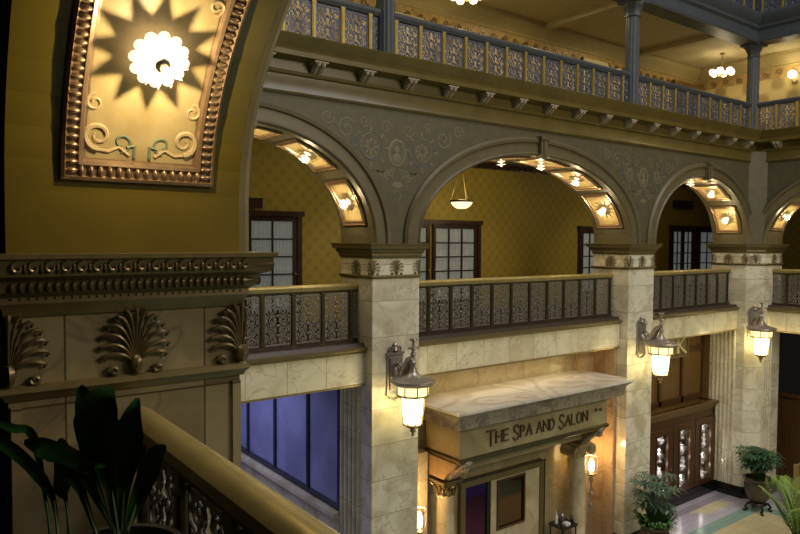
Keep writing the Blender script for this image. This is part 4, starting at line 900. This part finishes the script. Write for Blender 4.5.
# ------------------------------------------------------------------ display case
CX0, CX1 = A2+TH+.05, 17.6
t = thing('display_case', ((CX0+CX1)/2, 9.65, FL), 'dark wood display case with glazed doors and lit shelves of white ceramics', 'cabinet')
MB().box(CX0, CX1, 9.36, 9.84, FL, FL+.30).build('plinth', 'black_stone', t, smooth=False)
MB().box(CX0, CX1, 9.80, 9.845, FL+.30, -4.4).box(CX0, CX0+.08, 9.4, 9.8, FL+.3, -4.4).box(CX1-.08, CX1, 9.4, 9.8, FL+.3, -4.4).box(CX0, CX1, 9.4, 9.84, -4.62, -4.4).box(CX0, CX1, 9.4, 9.84, FL+.3, FL+.36).build('carcass', 'wood_case', t, smooth=False)
MB().sweep2d([(CX0, 9.84), (CX0, 9.40), (CX1, 9.40), (CX1, 9.84)], [(0, -4.42), (.02, -4.42), (.03, -4.36), (.08, -4.28), (.09, -4.24), (0, -4.24)], False, 1).build('crown', 'wood_mid', t)
dw = (CX1-CX0)/4.0
for i in range(4):
    a = CX0+i*dw; b_ = a+dw
    d = MB().box(a+.02, a+.27, 9.36, 9.40, FL+.33, -4.64).box(b_-.27, b_-.02, 9.36, 9.40, FL+.33, -4.64).box(a+.27, b_-.27, 9.36, 9.40, -4.80, -4.64).box(a+.27, b_-.27, 9.36, 9.40, FL+.33, FL+.46)
    d.box(a+.23, a+.27, 9.34, 9.36, FL+.42, -4.76).box(b_-.27, b_-.23, 9.34, 9.36, FL+.42, -4.76)
    d = d.build('door', 'wood_case', t, smooth=False)
    MB().box(a+.27, b_-.27, 9.375, 9.38, FL+.46, -4.80).build('glass', 'pane', d, smooth=False)
    MB().lathe([(.0, 9.32), (.015, 9.325), (.018, 9.335), (.008, 9.35), (.008, 9.36)], (b_-.12, 0, -5.7), 8, 'y').build('knob', 'brass', d)
    for k in range(1, 4):
        if True: MB().box(a+.05, b_-.05, 9.44, 9.79, FL+.36+k*.42, FL+.375+k*.42).build('shelf', 'wood_case', t, smooth=False)
    
    if i:
        for k in range(4): light('POINT', ((a+b_)/2, 9.45, FL+.36+k*.42+.34), 2.8, (1, .94, .86), .03, name='case_lamp')
vase_p = {'vase': [(.04, 0), (.07, .06), (.08, .13), (.04, .2), (.03, .24), (.05, .27)], 'bowl': [(.03, 0), (.035, .02), (.09, .08), (.11, .14), (.10, .14), (.03, .03)], 'figurine': [(.06, 0), (.06, .03), (.035, .06), (.05, .14), (.055, .2), (.025, .24), (.04, .28), (.03, .33), (.005, .35)]}
cat_w = {'vase': 'waisted white ceramic vase', 'bowl': 'flared white ceramic bowl', 'figurine': 'slim white ceramic figurine'}
shn = ['bottom', 'second lowest', 'second highest', 'top']; dn = ['hidden left', 'left', 'middle', 'right']
mesh_v = {k: MB().lathe(v, n=14).mesh(k, M['ceramic']) for k, v in vase_p.items()}
for i in range(4):
    for k in range(4):
        if i == 0: continue
        for q, dx in enumerate((.10, .33)):
            kd = ['vase', 'bowl', 'figurine'][(i+k*2+q) % 3]
            ob = bpy.data.objects.new(kd, mesh_v[kd]); C.objects.link(ob); ob.location = (CX0+(i+.5)*dw+dx, 9.50+.09*q, FL+.36+.015*(k > 0)+k*.42+.001); sc = .85+.13*((i*5+k*3+q) % 3); ob.scale = (sc, sc, min(sc, 1.0))
            tag(ob, f'{cat_w[kd]}, {("left","right")[q]} on the {shn[k]} shelf of the {dn[i]} glazed door', kd, 'white ceramics in the display case')
# panelled wall above the case
pw = MB(); 
for x in [A2+TH+.05+i*1.03 for i in range(5)]: pw.box(x-.05, x+.05, 9.79, 9.85, -4.24, -2.3)
pw.box(A2+TH, 17.66, 9.79, 9.85, -2.95, -2.78).box(A2+TH, 17.66, 9.79, 9.85, -4.24, -4.1); struct(pw.build('trim_14', 'wood_case', smooth=False))
t = thing('sign', (15.9, 9.76, -2.6), 'square gilded sign with a raised letter K above the display case', 'sign')
MB().box(15.35, 16.74, 9.71, 9.79, -3.02, -2.42).build('board', 'mould', t, smooth=False)
MB().box(15.35, 16.74, 9.68, 9.71, -3.02, -2.97).box(15.35, 16.74, 9.68, 9.71, -2.47, -2.42).box(16.69, 16.74, 9.68, 9.71, -2.97, -2.47).box(15.35, 15.40, 9.68, 9.71, -2.97, -2.47).build('rim', 'mould', t, smooth=False)
MB().tube([(16.22, 9.69, -2.9), (16.24, 9.69, -2.7), (16.22, 9.69, -2.52)], [.045, .035, .045], 8).tube([(16.57, 9.69, -2.50), (16.43, 9.69, -2.58), (16.28, 9.69, -2.71)], [.035, .024, .02], 8).tube([(16.30, 9.69, -2.69), (16.45, 9.69, -2.82), (16.60, 9.69, -2.91)], [.025, .04, .045], 8).build('letter', mat('pale_gilt_letter', (.70, .60, .32), .35), t)

# ------------------------------------------------------------------ plants
def urn(t, c, s, z0, feet=True):
    MB().lathe([(.10*s, z0+.20*s), (.12*s, z0+.22*s), (.20*s, z0+.30*s), (.27*s, z0+.45*s), (.29*s, z0+.60*s), (.27*s, z0+.68*s), (.31*s, z0+.72*s), (.31*s, z0+.76*s), (.27*s, z0+.76*s), (.25*s, z0+.70*s), (.02, z0+.68*s)], (c[0], c[1], 0), 28, wob=lambda a, z: 1+.02*math.cos(a*14)).build('urn', 'urn', t)
    st = MB()
    st.lathe([(.17*s, z0+.16*s), (.19*s, z0+.18*s), (.17*s, z0+.215*s), (.06*s, z0+.215*s)], (c[0], c[1], 0), 20)
    for k in range(4):
        a = PI/4+k*PI/2; st.tube([(c[0]+q*s*math.cos(a), c[1]+q*s*math.sin(a), z0+z*s) for q, z in ((.12, .18), (.22, .17), (.27, .10), (.22, .05), (.26, .02), (.3, .03))], .028*s, 6)
    st.build('stand', 'black', t)
    MB().lathe([(.01, z0+.70*s), (.25*s, z0+.70*s), (.25*s, z0+.705*s), (.01, z0+.72*s)], (c[0], c[1], 0), 16).build('soil', 'soil', t)
def blade(b, pts, w, fold=.25):
    """leaf blade: strip with midrib following pts; w = list of half widths"""
    pts = [Vector(p) for p in pts]; n = len(pts); vs = []
    for i, p in enumerate(pts):
        tn = (pts[min(i+1, n-1)]-pts[max(i-1, 0)]).normalized(); side = tn.cross(Vector((0, 0, 1)))
        if side.length < .05: side = Vector((1, 0, 0))
        side.normalize(); nn = side.cross(tn)
        vs += [p-side*w[i]+nn*w[i]*fold, p-nn*.0, p+side*w[i]+nn*w[i]*fold]
    fs = [q for i in range(n-1) for q in ((i*3, i*3+1, i*3+4, i*3+3), (i*3+1, i*3+2, i*3+5, i*3+4))]
    b.add(vs, fs)
def bushy_palm(t, c, z0, H, R, n, m, seed, m2='stem', leafw=.022):
    rnd = random.Random(seed); f = MB(); st = MB()
    for i in range(n):
        a = rnd.random()*2*PI; h = H*(.35+.65*rnd.random()); lean = R*(.2+.8*rnd.random())*(.5+.5*h/H)
        base = Vector((c[0]+.08*math.cos(a), c[1]+.08*math.sin(a), z0)); tip = Vector((c[0]+lean*math.cos(a), c[1]+lean*math.sin(a), z0+h))
        mid = base.lerp(tip, .55)+Vector((0, 0, .12*H)); st.tube([base, mid, tip], [.006, .005, .004], 4)
        k = 9
        for j in range(k):
            q = 2*PI*j/k+rnd.random()*.4; l = .17+.09*rnd.random(); d = Vector((math.cos(q), math.sin(q), .15+.3*rnd.random())); d2 = Vector((math.cos(q), math.sin(q), -.5))
            p1_ = tip+d*l*.5; p2_ = p1_+d2*l*.5; blade(f, [tip, tip+d*l*.25, p1_, p2_], [.004, leafw*.8, leafw, .002])
    st.build('stem', m2, t); f.build('foliage', m, t)
t = thing('potted_palm', (17.15, 8.0, FL), 'bushy parlour palm in a bronze urn on a footed stand by the corner pier', 'plant'); urn(t, (17.15, 8.0), 1.12, FL); bushy_palm(t, (17.15, 8.0), FL+.78, .78, .50, 80, 'leaf_mid', 3)
t = thing('potted_palm', (12.75, 8.04, FL), 'grey green palm in a low urn before the middle pier, cut by the bottom edge', 'plant'); urn(t, (12.75, 8.04), 1.0, FL-.08+.08)
bushy_palm(t, (12.75, 8.04), FL+.7, 1.05, .56, 48, 'leaf_blue', 5)
b = MB(); rnd = random.Random(4)
for i in range(110):
    a = rnd.random()*2*PI; r_ = .08+.22*rnd.random(); h = .08+.2*rnd.random(); p = Vector((12.75+r_*math.cos(a), 8.04+r_*math.sin(a), FL+.72)); d = Vector((math.cos(a)*.5, math.sin(a)*.5, 1))
    blade(b, [p, p+d*h*.5, p+d*h+Vector((math.cos(a), math.sin(a), 0))*.04, p+d*h+Vector((math.cos(a), math.sin(a), -.4))*.09], [.01, .035, .03, .004])
b.build('underplanting', mat('bright_leaf', (.06, .19, .03), .45), t)
# arching palm at the right edge
def frond_palm(t, c, z0, n, L, m, seed, el=(.5, 1.2), dirs=None):
    rnd = random.Random(seed); f = MB(); st = MB()
    for i in range(n):
        a = dirs[i] if dirs else 2*PI*i/n+rnd.random()*.5; e = rnd.uniform(*el); pts = []
        for k in range(12):
            q = k/11; h = L*q; pts.append(Vector((c[0]+math.cos(a)*math.cos(e)*h*(1+.25*q), c[1]+math.sin(a)*math.cos(e)*h*(1+.25*q), z0+math.sin(e)*h-.30*L*q*q)))
        st.tube(pts, [.012-.0008*k for k in range(12)], 5)
        for k in range(2, 12):
            for sub in (0, .5):
                if k == 11 and sub: continue
                p = pts[k] if not sub else pts[k].lerp(pts[k+1] if k < 11 else pts[k], .5)
                tn = (pts[min(k+1, 11)]-pts[k-1]).normalized(); side = tn.cross(Vector((0, 0, 1))).normalized(); l = .38*math.sin(PI*(.12+.86*(k+sub)/11.6))**.7+.04
                for s in (-1, 1):
                    d = (side*s*.75+tn*.65).normalized(); blade(f, [p, p+d*l*.4+Vector((0, 0, .02)), p+d*l*.8, p+d*l-Vector((0, 0, .06))], [.004, .011, .010, .002])
    st.build('stem', 'stem', t); f.build('frond', m, t)
t = thing('potted_palm', (14.0, 5.75, FL), 'yellow green arching palm at the lower right edge of the picture', 'plant'); urn(t, (14.0, 5.75), 1.1, FL)
frond_palm(t, (14.0, 5.75), FL+.75, 13, 1.75, 'leaf_light', 11, (1.15, 1.5))
t = thing('directory_stand', (15.6, 6.5, FL), 'upright wooden stand with brass edge, cut by the right edge of the picture', 'stand')
MB().box(15.36, 15.95, 6.35, 6.42, FL, -4.75).build('body', 'wood_mid', t, smooth=False); MB().box(15.33, 15.36, 6.34, 6.43, FL, -4.73).build('edge_strip', 'brass', t, smooth=False)
# foreground aspidistra behind the landing, close to the camera
PC = Vector((.50, 2.02, MZ))
t = thing('potted_plant', PC, 'dark broad leaved plant in the lower left foreground in front of the near pier', 'plant')
ax, ay = PC.x, PC.y
MB().lathe([(.10, MZ), (.115, MZ+.02), (.15, MZ+.45), (.19, MZ+.76), (.20, MZ+.80), (.18, MZ+.80), (.17, MZ+.75), (.01, MZ+.74)], (ax, ay, 0), 28).build('pot', 'urn', t)
MB().lathe([(.01, MZ+.75), (.17, MZ+.75), (.17, MZ+.755), (.01, MZ+.76)], (ax, ay, 0), 20).build('soil', 'soil', t)
# leaves drawn in the plane facing the landing: right vector r_, up, depth
r2 = Vector((math.sin(math.atan2(ay, ax)), -math.cos(math.atan2(ay, ax)), 0)); f2 = Vector((r2.y, -r2.x, 0))*-1
def leafpt(px, py, dep):
    d = fw*681.22+cr*(px-400)-cu*(py-267); return d*(dep/681.22)
lf = MB(); sm = MB()
LEAVES = [  # base px, then spine px, widths in px, depth
 ([(118, 530), (112, 490), (104, 455), (100, 425), (104, 400), (112, 388)], [2, 5, 20, 24, 17, 3], 2.02),
 ([(122, 530), (124, 490), (128, 455), (132, 430), (134, 412), (138, 398)], [2, 7, 15, 14, 8, 2], 1.98),
 ([(116, 530), (110, 480), (100, 440), (92, 420), (86, 400), (80, 386)], [2, 6, 13, 14, 10, 3], 2.1),
 ([(112, 530), (96, 480), (78, 460), (60, 452), (42, 446), (24, 442)], [1, 3, 10, 13, 10, 2], 2.0),
 ([(96, 534), (82, 490), (70, 465), (66, 450), (62, 438)], [1, 5, 14, 10, 2], 2.05),
 ([(70, 534), (66, 500), (62, 490), (66, 468), (64, 440)], [1, 2, 8, 11, 2], 2.1),
 ([(58, 534), (54, 500), (42, 478), (22, 456), (0, 440), (-14, 432)], [1, 3, 7, 8, 7, 2], 1.9),
 ([(50, 534), (46, 500), (34, 436), (14, 428), (-10, 420)], [1, 2, 5, 5, 2], 2.1),
 ([(126, 530), (138, 500), (150, 470), (158, 452), (166, 446)], [2, 8, 11, 8, 2], 1.98),
 ([(128, 530), (136, 505), (142, 480), (150, 462), (154, 448)], [1, 4, 6, 5, 1], 1.92),
 ([(114, 530), (98, 500), (86, 478), (80, 470), (92, 465), (106, 466)], [1, 4, 6, 5, 4, 1], 1.95),
 ([(120, 530), (119, 490), (118, 460), (120, 436), (124, 420)], [2, 9, 17, 14, 3], 2.08)]
for sp, wd, dep in LEAVES:
    k = dep/681.22; P_ = [leafpt(x, y, dep+.05*math.sin(i*1.1)) for i, (x, y) in enumerate(sp)]
    # resample
    Q = []; Wd = []
    for i in range(len(P_)-1):
        for s_ in range(4):
            q = s_/4; a0, a1_, a2, a3 = P_[max(i-1, 0)], P_[i], P_[i+1], P_[min(i+2, len(P_)-1)]
            Q.append(.5*((2*a1_)+(a2-a0)*q+(2*a0-5*a1_+4*a2-a3)*q*q+(3*a1_-a0-3*a2+a3)*q**3)); Wd.append((wd[i]*(1-q)+wd[i+1]*q)*k)
    Q.append(P_[-1]); Wd.append(wd[-1]*k); n = len(Q); vs = []
    for i, p in enumerate(Q):
        tn = (Q[min(i+1, n-1)]-Q[max(i-1, 0)]).normalized(); side = tn.cross(fw).normalized(); nn = side.cross(tn)*(1 if i else 1)
        for e, lift in ((-1, .32), (-.5, .1), (0, 0), (.5, .1), (1, .32)): vs.append(p+side*Wd[i]*e-fw*Wd[i]*lift)
    lf.add(vs, [(i*5+j, i*5+j+1, (i+1)*5+j+1, (i+1)*5+j) for i in range(n-1) for j in range(4)])
    base = Vector((ax+(P_[0].x-ax)*.25, ay+(P_[0].y-ay)*.25, MZ+.75)); sm.tube([base, base.lerp(P_[0], .6), P_[0], P_[1]], [.006, .006, .005, .003], 5)
lf.build('foliage', 'leaf_dark', t); sm.build('stem', 'stem', t)
# ------------------------------------------------------------------ lift the whole place so that the lobby floor is at zero
for o in list(bpy.data.objects):
    if o.parent is None: o.location.z += ZO
